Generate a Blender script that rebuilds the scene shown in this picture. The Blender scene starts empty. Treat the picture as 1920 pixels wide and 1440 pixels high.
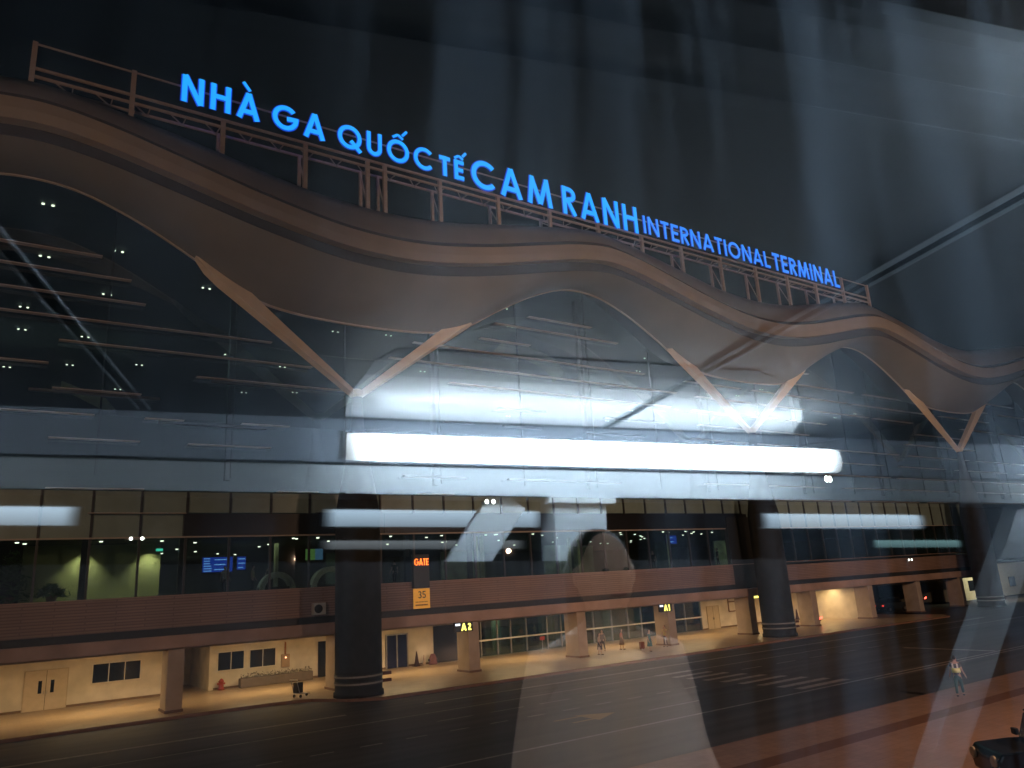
import bpy, bmesh, math, random
from mathutils import Vector, Matrix
random.seed(7)
R = math.radians
sc = bpy.context.scene
col = sc.collection

# ------------------------------------------------------------------ camera
CAM = Vector((0, 0, 6.0))
F, YAW, PIT, ROL = 1411.9, R(34.617), R(14.763), R(-3.43)
fw = Vector((math.sin(YAW)*math.cos(PIT), math.cos(YAW)*math.cos(PIT), math.sin(PIT)))
rt = Vector((math.cos(YAW), -math.sin(YAW), 0)); up = rt.cross(fw)
r2 = rt*math.cos(ROL)+up*math.sin(ROL); u2 = -rt*math.sin(ROL)+up*math.cos(ROL)
cd = bpy.data.cameras.new('camera'); cam = bpy.data.objects.new('camera', cd); col.objects.link(cam)
cam.matrix_world = Matrix(((r2.x, u2.x, -fw.x, CAM.x), (r2.y, u2.y, -fw.y, CAM.y), (r2.z, u2.z, -fw.z, CAM.z), (0, 0, 0, 1)))
cd.sensor_width = 36; cd.lens = 36*F/1920; cd.clip_start = .02; cd.clip_end = 3000
sc.camera = cam
# ------------------------------------------------------------------ world, moon, exposure
w = bpy.data.worlds.new('World'); sc.world = w; w.use_nodes = True
nt = w.node_tree; bg = nt.nodes['Background']
sky = nt.nodes.new('ShaderNodeTexSky'); sky.sky_type = 'NISHITA'; sky.sun_disc = False
sky.sun_elevation = R(18); sky.sun_rotation = R(200); sky.air_density = 1.0; sky.dust_density = .4
nt.links.new(sky.outputs[0], bg.inputs[0]); bg.inputs[1].default_value = .00045
sd = bpy.data.lights.new('moon', 'SUN'); sd.energy = .004; sd.angle = R(.5); sd.color = (1, .95, .88)
so = bpy.data.objects.new('moon', sd); col.objects.link(so); so.rotation_euler = (R(72), 0, R(-20))
sc.view_settings.view_transform = 'Standard'; sc.view_settings.look = 'None'
sc.view_settings.exposure = 0; sc.view_settings.gamma = 1; sc.view_settings.use_curve_mapping = False
sc.cycles.max_bounces = 7; sc.cycles.diffuse_bounces = 3; sc.cycles.glossy_bounces = 4
sc.cycles.transparent_max_bounces = 12; sc.cycles.sample_clamp_indirect = 0
sc.cycles.caustics_reflective = False; sc.cycles.caustics_refractive = False

def lamp(kind, loc, energy, color, size=1, size_y=None, rot=(0, 0, 0), aim=None, name='lamp_light', spot=None, blend=.5):
    d = bpy.data.lights.new(name, kind); d.energy = energy; d.color = color
    if kind == 'AREA':
        d.size = size
        if size_y: d.shape = 'RECTANGLE'; d.size_y = size_y
    else: d.shadow_soft_size = size
    if kind == 'SPOT': d.spot_size = R(spot); d.spot_blend = blend
    o = bpy.data.objects.new(name, d); col.objects.link(o); o.location = loc; o.rotation_euler = rot
    if aim is not None: o.rotation_euler = (Vector(aim)-Vector(loc)).to_track_quat('-Z', 'Y').to_euler()
    return o

SOD = (1, .47, .2); WARM = (1, .70, .34)
# unseen floods added to light the canopy, then street light on the paving
ADDED_FLOODS = [((-9, 14, 13.5), (16, 46, 22), 8000), ((34, 2, 13.5), (50, 46, 24), 22000), ((70, 8, 13.5), (88, 46, 24), 16000)]
for a, b, e in ADDED_FLOODS:
    lamp('SPOT', a, e, (1, .62, .40), .25, aim=b, spot=95, blend=.7)
for a, e in (((32, 3, 10.5), 8500), ((62, 6, 10.5), 6500)):
    lamp('SPOT', a, e, (1, .60, .40), .3, aim=(a[0], a[1]+9, 0), spot=120, blend=.6)
# ceiling lamps of the arrivals pavement under the deck
for x in range(-8, 82, 10):
    lamp('AREA', (x+4.3, 53.5, 3.3), 260, WARM, 6, .4)
# ------------------------------------------------------------------ materials
MATS = {}
def mat(name, c, rough=.7, metal=0, var=.12, scale=3.0, emit=None, es=0, bump=0, spec=.4, stretch=None):
    if name in MATS: return MATS[name]
    m = bpy.data.materials.new(name); m.use_nodes = True; n = m.node_tree; b = n.nodes['Principled BSDF']
    b.inputs['Roughness'].default_value = rough; b.inputs['Metallic'].default_value = metal
    b.inputs['Specular IOR Level'].default_value = spec
    b.inputs['Base Color'].default_value = (*c, 1)
    if var:
        tc = n.nodes.new('ShaderNodeTexCoord'); nz = n.nodes.new('ShaderNodeTexNoise'); nz.inputs['Scale'].default_value = scale
        nz.inputs['Detail'].default_value = 5
        src = tc.outputs['Object']
        if stretch:
            mp = n.nodes.new('ShaderNodeMapping'); mp.inputs['Scale'].default_value = stretch
            n.links.new(src, mp.inputs[0]); src = mp.outputs[0]
        n.links.new(src, nz.inputs['Vector'])
        rp = n.nodes.new('ShaderNodeValToRGB'); rp.color_ramp.elements[0].position = .3; rp.color_ramp.elements[1].position = .7
        rp.color_ramp.elements[0].color = (*[max(0, v*(1-var)) for v in c], 1); rp.color_ramp.elements[1].color = (*[min(1, v*(1+var)) for v in c], 1)
        n.links.new(nz.outputs['Fac'], rp.inputs[0]); n.links.new(rp.outputs[0], b.inputs['Base Color'])
        if bump:
            bp = n.nodes.new('ShaderNodeBump'); bp.inputs['Strength'].default_value = bump; bp.inputs['Distance'].default_value = .02
            n.links.new(nz.outputs['Fac'], bp.inputs['Height']); n.links.new(bp.outputs[0], b.inputs['Normal'])
    if emit:
        b.inputs['Emission Color'].default_value = (*emit, 1); b.inputs['Emission Strength'].default_value = es
    MATS[name] = m; return m
def emis(name, c, s):
    return mat(name, (.02, .02, .02), var=0, emit=c, es=s)
def glassy(name, tint, refl=.12, rough=0.0):
    if name in MATS: return MATS[name]
    m = bpy.data.materials.new(name); m.use_nodes = True; n = m.node_tree; n.nodes.remove(n.nodes['Principled BSDF'])
    out = n.nodes['Material Output']; t = n.nodes.new('ShaderNodeBsdfTransparent'); g = n.nodes.new('ShaderNodeBsdfGlossy')
    t.inputs[0].default_value = (*tint, 1); g.inputs['Roughness'].default_value = rough
    mx = n.nodes.new('ShaderNodeMixShader'); mx.inputs[0].default_value = refl
    n.links.new(t.outputs[0], mx.inputs[1]); n.links.new(g.outputs[0], mx.inputs[2]); n.links.new(mx.outputs[0], out.inputs[0])
    MATS[name] = m; return m

def tile_mat(name, c, c2, bw, bh, rough=.6, mortar=.01, axis='XY', var=.15):
    m = bpy.data.materials.new(name); m.use_nodes = True; n = m.node_tree; b = n.nodes['Principled BSDF']
    tc = n.nodes.new('ShaderNodeTexCoord'); br = n.nodes.new('ShaderNodeTexBrick')
    src = tc.outputs['Object']
    if axis == 'XZ':
        sp = n.nodes.new('ShaderNodeSeparateXYZ'); cb = n.nodes.new('ShaderNodeCombineXYZ')
        n.links.new(src, sp.inputs[0]); n.links.new(sp.outputs['X'], cb.inputs['X']); n.links.new(sp.outputs['Z'], cb.inputs['Y']); src = cb.outputs[0]
    n.links.new(src, br.inputs['Vector']); br.inputs['Scale'].default_value = 1
    br.inputs['Brick Width'].default_value = bw; br.inputs['Row Height'].default_value = bh; br.inputs['Mortar Size'].default_value = mortar
    br.inputs['Color1'].default_value = (*c, 1); br.inputs['Color2'].default_value = (*[v*(1-var) for v in c], 1); br.inputs['Mortar'].default_value = (*c2, 1)
    nz = n.nodes.new('ShaderNodeTexNoise'); nz.inputs['Scale'].default_value = .35; nz.inputs['Detail'].default_value = 6
    n.links.new(tc.outputs['Object'], nz.inputs['Vector'])
    mr = n.nodes.new('ShaderNodeMapRange'); mr.inputs[3].default_value = .7; mr.inputs[4].default_value = 1.2; n.links.new(nz.outputs['Fac'], mr.inputs[0])
    mx = n.nodes.new('ShaderNodeVectorMath'); mx.operation = 'SCALE'; n.links.new(br.outputs['Color'], mx.inputs[0]); n.links.new(mr.outputs[0], mx.inputs['Scale'])
    n.links.new(mx.outputs[0], b.inputs['Base Color']); b.inputs['Roughness'].default_value = rough
    MATS[name] = m; return m

CANOPY = mat('canopy_paint', (.225, .20, .155), .55, var=.08, scale=.35)
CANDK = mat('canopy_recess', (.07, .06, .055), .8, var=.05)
STRUT = mat('strut_paint', (.86, .72, .52), .5, var=.06, scale=1)
ROOFM = mat('roof_sheet', (.21, .165, .135), .6, var=.1, scale=.5)
WHITE = mat('white_wall', (.70, .64, .53), .8, var=.16, scale=.9)
FASC = mat('deck_fascia', (.42, .29, .235), .6, var=.22, scale=.5)
DARK = mat('dark_frame', (.03, .03, .03), .5, var=.1)
DKGL = mat('dark_glass', (.012, .016, .025), .12, var=0, spec=.6)
COLM = mat('column_cladding', (.02, .02, .02), .85, var=.25, scale=1.5)
PILL = mat('pillar_stone', (.42, .34, .27), .6, var=.12, scale=1.2)
METAL = mat('grey_metal', (.35, .35, .35), .4, .7, var=.1)
SIGNST = mat('sign_steel', (.42, .33, .28), .6, var=.1)
ASPH = mat('asphalt', (.052, .046, .043), .7, var=.45, scale=1, bump=.15, stretch=(.07, 1.1, 1))
PAINT = mat('road_paint', (.30, .26, .23), .7, var=.3, scale=4)
PAINTY = mat('road_paint_yellow', (.34, .21, .07), .7, var=.2, scale=4)
PAVE = tile_mat('forecourt_paving', (.34, .21, .15), (.22, .12, .08), .4, .4)
SIDE = tile_mat('pavement_tiles', (.46, .34, .22), (.30, .22, .14), .6, .6, rough=.35)
SLAT = tile_mat('parapet_slats', (.32, .21, .165), (.19, .125, .10), 3.0, .16, axis='XZ', mortar=.03)
PANEL = mat('spandrel_panel', (.25, .33, .30), .35, var=.1, scale=1)
LOUV = mat('louvre_alu', (.5, .42, .36), .5, var=.05)
CURT = glassy('curtain_glass', (.62, .70, .68), .10, .02)
SHOPGL = glassy('door_glass', (.45, .55, .55), .10, .02)
# ------------------------------------------------------------------ mesh helpers
class MB:
    def __init__(s): s.v = []; s.f = []
    def quad(s, *p):
        k = len(s.v); s.v += [tuple(q) for q in p]; s.f.append(tuple(range(k, k+len(p))))
    def box(s, x0, x1, y0, y1, z0, z1):
        k = len(s.v)
        s.v += [(x0, y0, z0), (x1, y0, z0), (x1, y1, z0), (x0, y1, z0), (x0, y0, z1), (x1, y0, z1), (x1, y1, z1), (x0, y1, z1)]
        s.f += [tuple(k+i for i in f) for f in ((0, 3, 2, 1), (4, 5, 6, 7), (0, 1, 5, 4), (1, 2, 6, 5), (2, 3, 7, 6), (3, 0, 4, 7))]
    def bar(s, a, b, w, h=None, upv=(0, 0, 1)):
        h = h or w; a = Vector(a); b = Vector(b); d = (b-a).normalized(); u = Vector(upv)
        if abs(d.dot(u)) > .98: u = Vector((0, 1, 0))
        x = d.cross(u).normalized(); y = x.cross(d)
        k = len(s.v)
        for P in (a, b):
            for i, j in ((-1, -1), (1, -1), (1, 1), (-1, 1)): s.v.append(tuple(P+x*i*w/2+y*j*h/2))
        s.f += [tuple(k+i for i in f) for f in ((0, 1, 2, 3), (7, 6, 5, 4), (0, 4, 5, 1), (1, 5, 6, 2), (2, 6, 7, 3), (3, 7, 4, 0))]
    def lathe(s, c, prof, n=24, axis='z', cap=True):
        k = len(s.v)
        for r_, z_ in prof:
            for i in range(n):
                a = 2*math.pi*i/n
                if axis == 'z': s.v.append((c[0]+r_*math.cos(a), c[1]+r_*math.sin(a), c[2]+z_))
                elif axis == 'y': s.v.append((c[0]+r_*math.cos(a), c[1]+z_, c[2]+r_*math.sin(a)))
                else: s.v.append((c[0]+z_, c[1]+r_*math.cos(a), c[2]+r_*math.sin(a)))
        for j in range(len(prof)-1):
            for i in range(n):
                s.f.append((k+j*n+i, k+j*n+(i+1) % n, k+(j+1)*n+(i+1) % n, k+(j+1)*n+i))
        if cap:
            s.f.append(tuple(k+i for i in range(n))[::-1]); s.f.append(tuple(k+(len(prof)-1)*n+i for i in range(n)))
    def tube(s, pts, r, n=8):
        for a, b in zip(pts[:-1], pts[1:]):
            a = Vector(a); b = Vector(b); d = (b-a).normalized(); u = Vector((0, 0, 1)) if abs(d.z) < .9 else Vector((1, 0, 0))
            x = d.cross(u).normalized(); y = x.cross(d); k = len(s.v)
            for P in (a, b):
                for i in range(n):
                    t = 2*math.pi*i/n; s.v.append(tuple(P+x*r*math.cos(t)+y*r*math.sin(t)))
            for i in range(n): s.f.append((k+i, k+(i+1) % n, k+n+(i+1) % n, k+n+i))
            s.f.append(tuple(k+i for i in range(n))); s.f.append(tuple(k+n+i for i in range(n))[::-1])
    def build(s, name, m, parent=None, smooth=False, bevel=0, org=None):
        me = bpy.data.meshes.new(name); vs = s.v
        if org is not None: vs = [(v[0]-org[0], v[1]-org[1], v[2]-org[2]) for v in vs]
        me.from_pydata(vs, [], s.f); me.validate()
        b = bmesh.new(); b.from_mesh(me); bmesh.ops.recalc_face_normals(b, faces=b.faces); b.to_mesh(me); b.free()
        me.materials.append(m); o = bpy.data.objects.new(name, me); col.objects.link(o)
        if org is not None: o.location = org
        if smooth: me.polygons.foreach_set('use_smooth', [True]*len(me.polygons))
        if bevel:
            md = o.modifiers.new('b', 'BEVEL'); md.width = bevel; md.segments = 2
        if parent: o.parent = parent
        return o
def tag(o, label=None, cat=None, group=None, kind=None):
    if label: o['label'] = label
    if cat: o['category'] = cat
    if group: o['group'] = group
    if kind: o['kind'] = kind
    return o
def empty(name, loc=(0, 0, 0), label=None, cat=None, group=None, rz=0):
    o = bpy.data.objects.new(name, None); col.objects.link(o); o.location = loc; o.rotation_euler = (0, 0, rz)
    o.empty_display_size = .3; return tag(o, label, cat, group)
def B(x0, x1, y0, y1, z0, z1): m = MB(); m.box(x0, x1, y0, y1, z0, z1); return m
def S(o): return tag(o, kind='structure')
def interp(tab, x):
    if x <= tab[0][0]: return tab[0][1]
    for (a, va), (b, vb) in zip(tab[:-1], tab[1:]):
        if x <= b:
            t = (x-a)/(b-a); return va+(vb-va)*t
    return tab[-1][1]
# smooth version of the tables (catmull)
def smooth_interp(tab, x):
    ext = [(-tab[1][0], tab[1][1])]+tab+[(2*tab[-1][0]-tab[-2][0], tab[-2][1])]
    for i in range(1, len(ext)-2):
        if x <= ext[i+1][0] or i == len(ext)-3:
            p0, p1, p2, p3 = ext[i-1], ext[i], ext[i+1], ext[i+2]
            t = max(0, min(1, (x-p1[0])/(p2[0]-p1[0])))
            m1 = (p2[1]-p0[1])/(p2[0]-p0[0])*(p2[0]-p1[0]); m2 = (p3[1]-p1[1])/(p3[0]-p1[0])*(p2[0]-p1[0])
            return (2*t**3-3*t**2+1)*p1[1]+(t**3-2*t**2+t)*m1+(-2*t**3+3*t**2)*p2[1]+(t**3-t**2)*m2
# ------------------------------------------------------------------ ground
me = MB(); me.quad((-400, -300, -.17), (900, -300, -.17), (900, 900, -.17), (-400, 900, -.17)); S(me.build('ground', mat('ground_soil', (.05, .04, .035), .9)))
me = MB(); me.quad((-120, 20.3, -.15), (300, 20.3, -.15), (300, 49, -.15), (-120, 49, -.15)); S(me.build('road', ASPH))
me = MB(); me.box(-120, 300, -20, 20.15, -.3, 0); S(me.build('forecourt_pavement', PAVE))
S(B(-120, 300, 20.15, 20.35, -.3, -.01).build('kerb', mat('kerb_stone', (.3, .19, .14), .8)))
me = MB(); me.quad((-120, 17.1, .004), (300, 17.1, .004), (300, 17.9, .004), (-120, 17.9, .004)); S(me.build('drain_strip', mat('drain_strip', (.15, .075, .05), .8)))
# arrivals pavement: narrow bay on the left, wide on the right
me = MB()
edge = [(-60, 47.5), (14.5, 47.5), (16.5, 46.9), (18.0, 44.6), (19.5, 43.45), (84, 43.4), (86, 45), (86, 60)]
n = len(edge); k = 0
top = [(x, y, 0) for x, y in edge]+[(-60, 66, 0)]
top.insert(n, (86, 66, 0))
me.v += top; me.f.append(tuple(range(len(top))))
for i in range(n-1):
    a, b = edge[i], edge[i+1]; me.quad((*a, 0), (*b, 0), (*b, -.2), (*a, -.2))
S(me.build('arrivals_pavement', SIDE))
me = MB()
for i in range(n-2):
    a, b = edge[i], edge[i+1]
    me.quad((a[0], a[1], .004), (b[0], b[1], .004), (b[0], b[1]+.25, .004), (a[0], a[1]+.25, .004))
    me.quad((a[0], a[1]-.004, .004), (b[0], b[1]-.004, .004), (b[0], b[1]-.004, -.15), (a[0], a[1]-.004, -.15))
S(me.build('arrivals_kerb', mat('kerb_red', (.22, .12, .08), .8)))
mk = MB()
def line(x0, x1, y, wd): mk.quad((x0, y-wd/2, -.146), (x1, y-wd/2, -.146), (x1, y+wd/2, -.146), (x0, y+wd/2, -.146))
line(-40, 120, 36.85, .13); line(-40, 120, 25.8, .16); line(40, 120, 25.3, .13)
line(-40, 16, 40.2, .35); line(20.5, 84, 40.0, .25)
x = 2.7
while x < 33: line(x, x+1.0, 31.65, .12); x += 2.1
for x in (18.2, 21.2, 24.2, 27.3, 40, 43.5, 47, 50.5, 54): line(x, x+2.0, 34.3, .12)
for i, y in enumerate((36.9, 35.4, 34.2, 32.9, 31.6, 30.3, 29.0, 27.7, 26.6)): line(35.1, 38.2+.15*i, y, .5)
mk.quad((54.9, 32.2, -.146), (55.3, 32.2, -.146), (55.3, 26, -.146), (54.9, 26, -.146))
line(26.2, 29.6, 28.3, .14)
S(mk.build('road_marking', PAINT))
mk = MB(); line(21.7, 23.7, 29.7, .16); line(22.0, 23.8, 28.7, .16)
mk.quad((23.2, 28.3, -.145), (24.9, 29.2, -.145), (23.2, 30.1, -.145)); S(mk.build('road_marking', PAINTY))

# ------------------------------------------------------------------ terminal building
PER, CX0 = 39.4, 19.6
X0, X1 = -42, 150
def U(x):
    u = abs((x+.1) % PER); return min(u, PER-u)
ARCH = [(0, 29.65), (2, 29.45), (4, 28.8), (6, 27.9), (8.7, 26.4), (11, 25.0), (13, 24.2), (15, 23.85), (17.3, 23.7), (19.7, 23.65)]
RIMB = [(0, 30.65), (3, 30.3), (6.5, 29.5), (11.6, 28.25), (16.3, 27.4), (19.7, 27.2)]
TOPS = [(0, 34.0), (4.3, 33.45), (9.45, 32.5), (14.7, 31.5), (19.7, 31.15)]
term = empty('terminal_building', (40, 50, 0), 'airport terminal with a wavy brown canopy above a lit arrivals pavement', 'building')
def P(mb, name, m, **k):
    o = mb.build(name, m, **k); o.parent = term; o.location = o.location-Vector((40, 50, 0)); return o
NX = 480
xs = [X0+(X1-X0)*i/NX for i in range(NX+1)]
def sheet(rows):   # rows: list of functions x -> (x,y,z)
    mb = MB(); nr = len(rows)
    for x in xs:
        for r_ in rows: mb.v.append(r_(x))
    for i in range(NX):
        for j in range(nr-1):
            k = i*nr+j; mb.f.append((k, k+nr, k+nr+1, k+1))
    return mb
arch = lambda x: smooth_interp(ARCH, U(x)); rimb = lambda x: smooth_interp(RIMB, U(x)); tops = lambda x: smooth_interp(TOPS, U(x))
bt = lambda x: rimb(x)+1.25
P(sheet([lambda x: (x, 42.1, bt(x)+.42), lambda x: (x, 42.35, tops(x)-.95), lambda x: (x, 43.25, tops(x)-.03), lambda x: (x, 47, tops(x)+.7), lambda x: (x, 56, 34.6), lambda x: (x, 118, 36)]), 'roof', ROOFM, smooth=True)
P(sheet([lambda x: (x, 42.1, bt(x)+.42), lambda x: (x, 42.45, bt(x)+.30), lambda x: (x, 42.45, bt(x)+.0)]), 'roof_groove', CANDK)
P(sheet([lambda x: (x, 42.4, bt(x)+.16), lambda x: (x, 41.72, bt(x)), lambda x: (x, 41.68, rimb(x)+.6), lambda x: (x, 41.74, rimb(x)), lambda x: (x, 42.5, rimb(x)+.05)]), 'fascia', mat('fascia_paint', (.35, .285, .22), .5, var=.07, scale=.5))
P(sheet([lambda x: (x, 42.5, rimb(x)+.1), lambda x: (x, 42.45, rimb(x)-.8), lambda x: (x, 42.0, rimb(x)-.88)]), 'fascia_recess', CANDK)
def sof(t):
    def f(x):
        z0 = rimb(x)-.9; z1 = arch(x); y = 42.0+4.0*t
        return (x, y, z0+(z1-z0)*(t**.85) - .25*math.sin(math.pi*t))
    return f
P(sheet([sof(i/8) for i in range(9)]), 'soffit', CANOPY, smooth=True)
P(sheet([lambda x: (x, 45.93, arch(x)+.10), lambda x: (x, 45.90, arch(x)-.07), lambda x: (x, 46.1, arch(x)-.07)]), 'soffit_trim', mat('trim_paint', (.62, .5, .4), .5, var=.05))
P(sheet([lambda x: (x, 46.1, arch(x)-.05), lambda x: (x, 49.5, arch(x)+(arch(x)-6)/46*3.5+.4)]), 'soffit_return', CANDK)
# V struts and columns
def strut(cx, s):
    mb = MB(); a = Vector((cx+s*.25, 45.75, 18.7)); b = Vector((cx+s*10.5, 45.75, 26.5)); d = (b-a).normalized(); nrm = Vector((-d.z, 0, d.x))*s
    if nrm.z < 0: nrm = -nrm
    prof = [(0, .22, .22), (.25, .35, .3), (.5, .46, .38), (.7, .60, .45), (.83, .66, .5), (.92, .42, .42), (1.0, .05, .1)]
    for t, wu, wd_ in prof:
        c = a+(b-a)*t
        mb.v += [tuple(c+nrm*wu+Vector((0, -.1, 0))), tuple(c-nrm*wd_*.5+Vector((0, -.22, 0))), tuple(c-nrm*wd_+Vector((0, .25, 0))), tuple(c+nrm*wu+Vector((0, .45, 0)))]
    n_ = len(prof)
    for i in range(n_-1):
        for j in range(4):
            k = i*4; mb.f.append((k+j, k+(j+1) % 4, k+4+(j+1) % 4, k+4+j))
    mb.f.append((0, 1, 2, 3)); mb.f.append(tuple(4*(n_-1)+i for i in range(4)))
    return mb
def stud_mat():
    if 'stud' in MATS: return MATS['stud']
    m = mat('stud', (.3, .28, .25), .4, .3, var=0); n = m.node_tree; b = n.nodes['Principled BSDF']
    g = n.nodes.new('ShaderNodeNewGeometry'); return m
for kx in range(-1, 4):
    cx = (-20.4, 19.05, 59.1, 98.6, 138.1)[kx+1]
    mb = MB(); mb.lathe((cx, 45.8, 0), [(1.50, 0), (1.50, .25), (1.42, .3), (1.40, 10.8), (1.2, 12.0), (.75, 14.2), (.42, 16.6), (.33, 18.6)], 40)
    c_ = P(mb, 'column', COLM, smooth=True)
    mb = MB(); mb.lathe((cx, 45.8, 18.5), [(.34, 0), (.42, .15), (.42, .45), (.25, .55)], 16); P(mb, 'strut_bracket', mat('bracket', (.75, .62, .4), .5, var=.05))
    for s in (-1, 1): P(strut(cx, s), 'strut', STRUT)
    for zz in (.75, 1.15):
        mb = MB(); k0 = 0; NS = 160
        for zz_, on in ((-.05, 0), (-.045, 1), (.045, 1), (.05, 0)):
            for i in range(NS):
                a = 2*math.pi*i/NS; r_ = 1.43+(.05 if on and i % 4 < 2 else .032); mb.v.append((cx+r_*math.cos(a), 45.8+r_*math.sin(a), zz+zz_))
        for j in range(3):
            for i in range(NS): mb.f.append((j*NS+i, j*NS+(i+1) % NS, (j+1)*NS+(i+1) % NS, (j+1)*NS+i))
        P(mb, 'stud_ring', stud_mat())
        mb = MB(); mb.lathe((cx, 45.8, zz-.11), [(1.43, 0), (1.46, .03), (1.46, .19), (1.43, .22)], 40); P(mb, 'band', DARK, smooth=True)
        P(B(cx+1.2, cx+1.75, 44.9, 45.15, zz-.09, zz+.09), 'bumper', mat('bumper_rubber', (.12, .05, .04), .6))
# parapet, deck edge, pillars
P(B(X0, 108, 48.8, 66, 3.5, 4.2), 'deck_edge', FASC)
P(B(X0, 108, 49.35, 66, 4.2, 4.62), 'deck_gap', DARK)
P(B(X0, 57.9, 49.1, 49.4, 4.62, 6.4), 'parapet', SLAT)
P(B(62.7, 108, 49.1, 49.4, 4.62, 6.15), 'parapet', SLAT)
P(B(57.9, 62.7, 49.2, 49.4, 4.62, 10.9), 'blind_panel', DARK)
P(B(X0, 108, 49.0, 49.45, 6.405, 6.46), 'coping', mat('coping', (.36, .24, .18), .5, var=.05))
P(B(X0, 80, 49.45, 66, 3.38, 3.498), 'deck_soffit', mat('deck_soffit', (.5, .42, .33), .8))
for i, x in enumerate((-10.7, -.7, 9.3, 19.3, 29.3, 39.3, 49.3, 60.0, 69.6, 79.8, 89.6, 99.5)):
    mb = MB(); mb.box(x-.45, x+.45, 49.2, 50.9, 0, 3.49); o = P(mb, 'pillar', PILL, bevel=.03)
    mb = MB(); mb.box(x-.5, x+.5, 49.15, 50.95, .0, .14); P(mb, 'pillar_base', mat('pillar_base', (.18, .11, .08), .7))
# --- ground floor walls
WY = 58.8
def win_unit(x0, x1, z0, z1, n, y=WY):
    fr = MB(); t = .05
    fr.box(x0-t, x1+t, y-.06, y+.02, z1, z1+t); fr.box(x0-t, x1+t, y-.09, y+.02, z0-t, z0)
    for i in range(n+1):
        xx = x0+(x1-x0)*i/n; fr.box(xx-t/2, xx+t/2, y-.055, y+.02, z0, z1)
    f = P(fr, 'window', mat('window_frame', (.75, .7, .6), .5, var=.05))
    g = B(x0, x1, y-.03, y-.01, z0, z1).build('pane', DKGL); g.parent = f
    g.location = (-40, -50, 0); g.matrix_parent_inverse = Matrix(); f.location = (-40, -50, 0); g.location = (0, 0, 0)
P(B(X0, 10.4, WY, WY+.3, 0, 3.38), 'wall', WHITE)
P(B(10.4, 10.7, WY, 64.6, 0, 3.38), 'wall', WHITE)
P(B(10.7, 13.2, 64.3, 64.6, 0, 3.38), 'wall', WHITE)
P(B(13.2, 13.5, 58.3, 64.3, 0, 3.38), 'wall', WHITE)
P(B(13.5, 33.0, 58.3, 58.6, 0, 3.38), 'wall', WHITE)
P(B(63.0, 78.5, 58.5, 58.8, 0, 3.38), 'wall', WHITE)
mb = MB(); mb.quad((78.5, 58.5, 0), (80.5, 50.3, 0), (80.5, 50.3, 3.38), (78.5, 58.5, 3.38)); mb.quad((78.7, 58.5, 0), (80.7, 50.3, 0), (80.7, 50.3, 3.38), (78.7, 58.5, 3.38)); P(mb, 'wall', WHITE)
for a in ((X0, 10.4, WY-.02), (13.5, 33, 58.28), (63, 78.5, 58.48)):
    P(B(a[0], a[1], a[2], a[2]+.02, 0.002, .14), 'skirting', mat('skirting', (.2, .13, .08), .7))
P(B(X0, 80, 66, 66.3, 0, 3.5), 'back_wall', WHITE)
def dbl_door(x0, x1, z1, y, m, slots=True):
    mid = (x0+x1)/2
    d = P(B(x0, x1, y-.05, y, .005, z1), 'door', m)
    def sub(mb, name, mm):
        o = mb.build(name, mm); o.parent = d; o.location = (0, 0, 0); return o
    sub(B(mid-.012, mid+.012, y-.055, y-.045, .01, z1), 'door_gap', DARK)
    fr = MB(); fr.box(x0-.06, x0, y-.07, y, 0, z1+.06); fr.box(x1, x1+.06, y-.07, y, 0, z1+.06); fr.box(x0, x1, y-.07, y, z1, z1+.06)
    sub(fr, 'door_frame', mat('door_frame', (.5, .42, .3), .6))
    if slots:
        for xx in (mid-.42, mid+.25): sub(B(xx, xx+.2, y-.062, y-.052, 1.0, 1.75), 'door_window', DKGL)
    for xx in (mid-.1, mid+.06): sub(B(xx, xx+.03, y-.1, y-.05, .95, 1.15), 'handle', METAL)
    return d
DOORM = mat('door_paint', (.62, .52, .38), .6, var=.06)
dbl_door(2.35, 4.65, 2.35, WY, DOORM)
win_unit(6.05, 8.9, 1.28, 2.42, 3)
win_unit(13.75, 15.55, 1.24, 2.42, 2, 58.3); win_unit(15.95, 17.8, 1.22, 2.40, 2, 58.3)
P(B(11.4, 12.3, 64.2, 64.3, .01, 2.3), 'door', DOORM)
P(B(21.0, 22.2, 58.24, 58.3, .01, 2.55), 'door', DKGL)
d = P(B(26.55, 28.4, 58.2, 58.3, .01, 2.5), 'door', mat('blue_glass', (.012, .018, .06), .2, var=0))
fr = MB()
for xx in (26.5, 27.42, 28.35): fr.box(xx, xx+.1, 58.16, 58.3, 0, 2.58)
fr.box(26.6, 28.35, 58.17, 58.3, 2.48, 2.58); P(fr, 'door_frame', METAL)
dbl_door(63.9, 65.7, 2.3, 58.5, DOORM, False); dbl_door(74.2, 75.8, 2.3, 58.5, DOORM, True)
pp = MB(); pp.tube([(67.3, 58.4, 3.2), (67.3, 58.4, 1.6), (68.6, 58.4, 1.6), (68.6, 58.4, 2.6), (67.3, 58.4, 2.6)], .06); P(pp, 'pipe', mat('pipe_paint', (.25, .14, .09), .6))
# electric boxes
def wall_box(x, y, z, lab):
    e = empty('meter_box', (x, y, z), lab, 'meter box')
    B(-.3, .3, -.2, 0, -.45, .45).build('box', mat('box_paint', (.42, .3, .2), .5), e, bevel=.02)
    B(-.05, .05, -.1, 0, .45, 1.3).build('conduit', mat('conduit', (.3, .12, .05), .6), e)
    m_ = MB(); m_.lathe((0, -.2, .22), [(.06, 0), (.05, -.02)], 12, axis='y'); m_.build('indicator_lamp', emis('ind_lamp', (1, .45, .25), 5), e)
wall_box(18.5, 58.3, 1.45, 'brown meter box with a small glowing lamp on the wall beside the windows')
wall_box(19.65, 49.2, 1.55, 'dark meter box with a glowing lamp on the pillar next to the black column')
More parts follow.
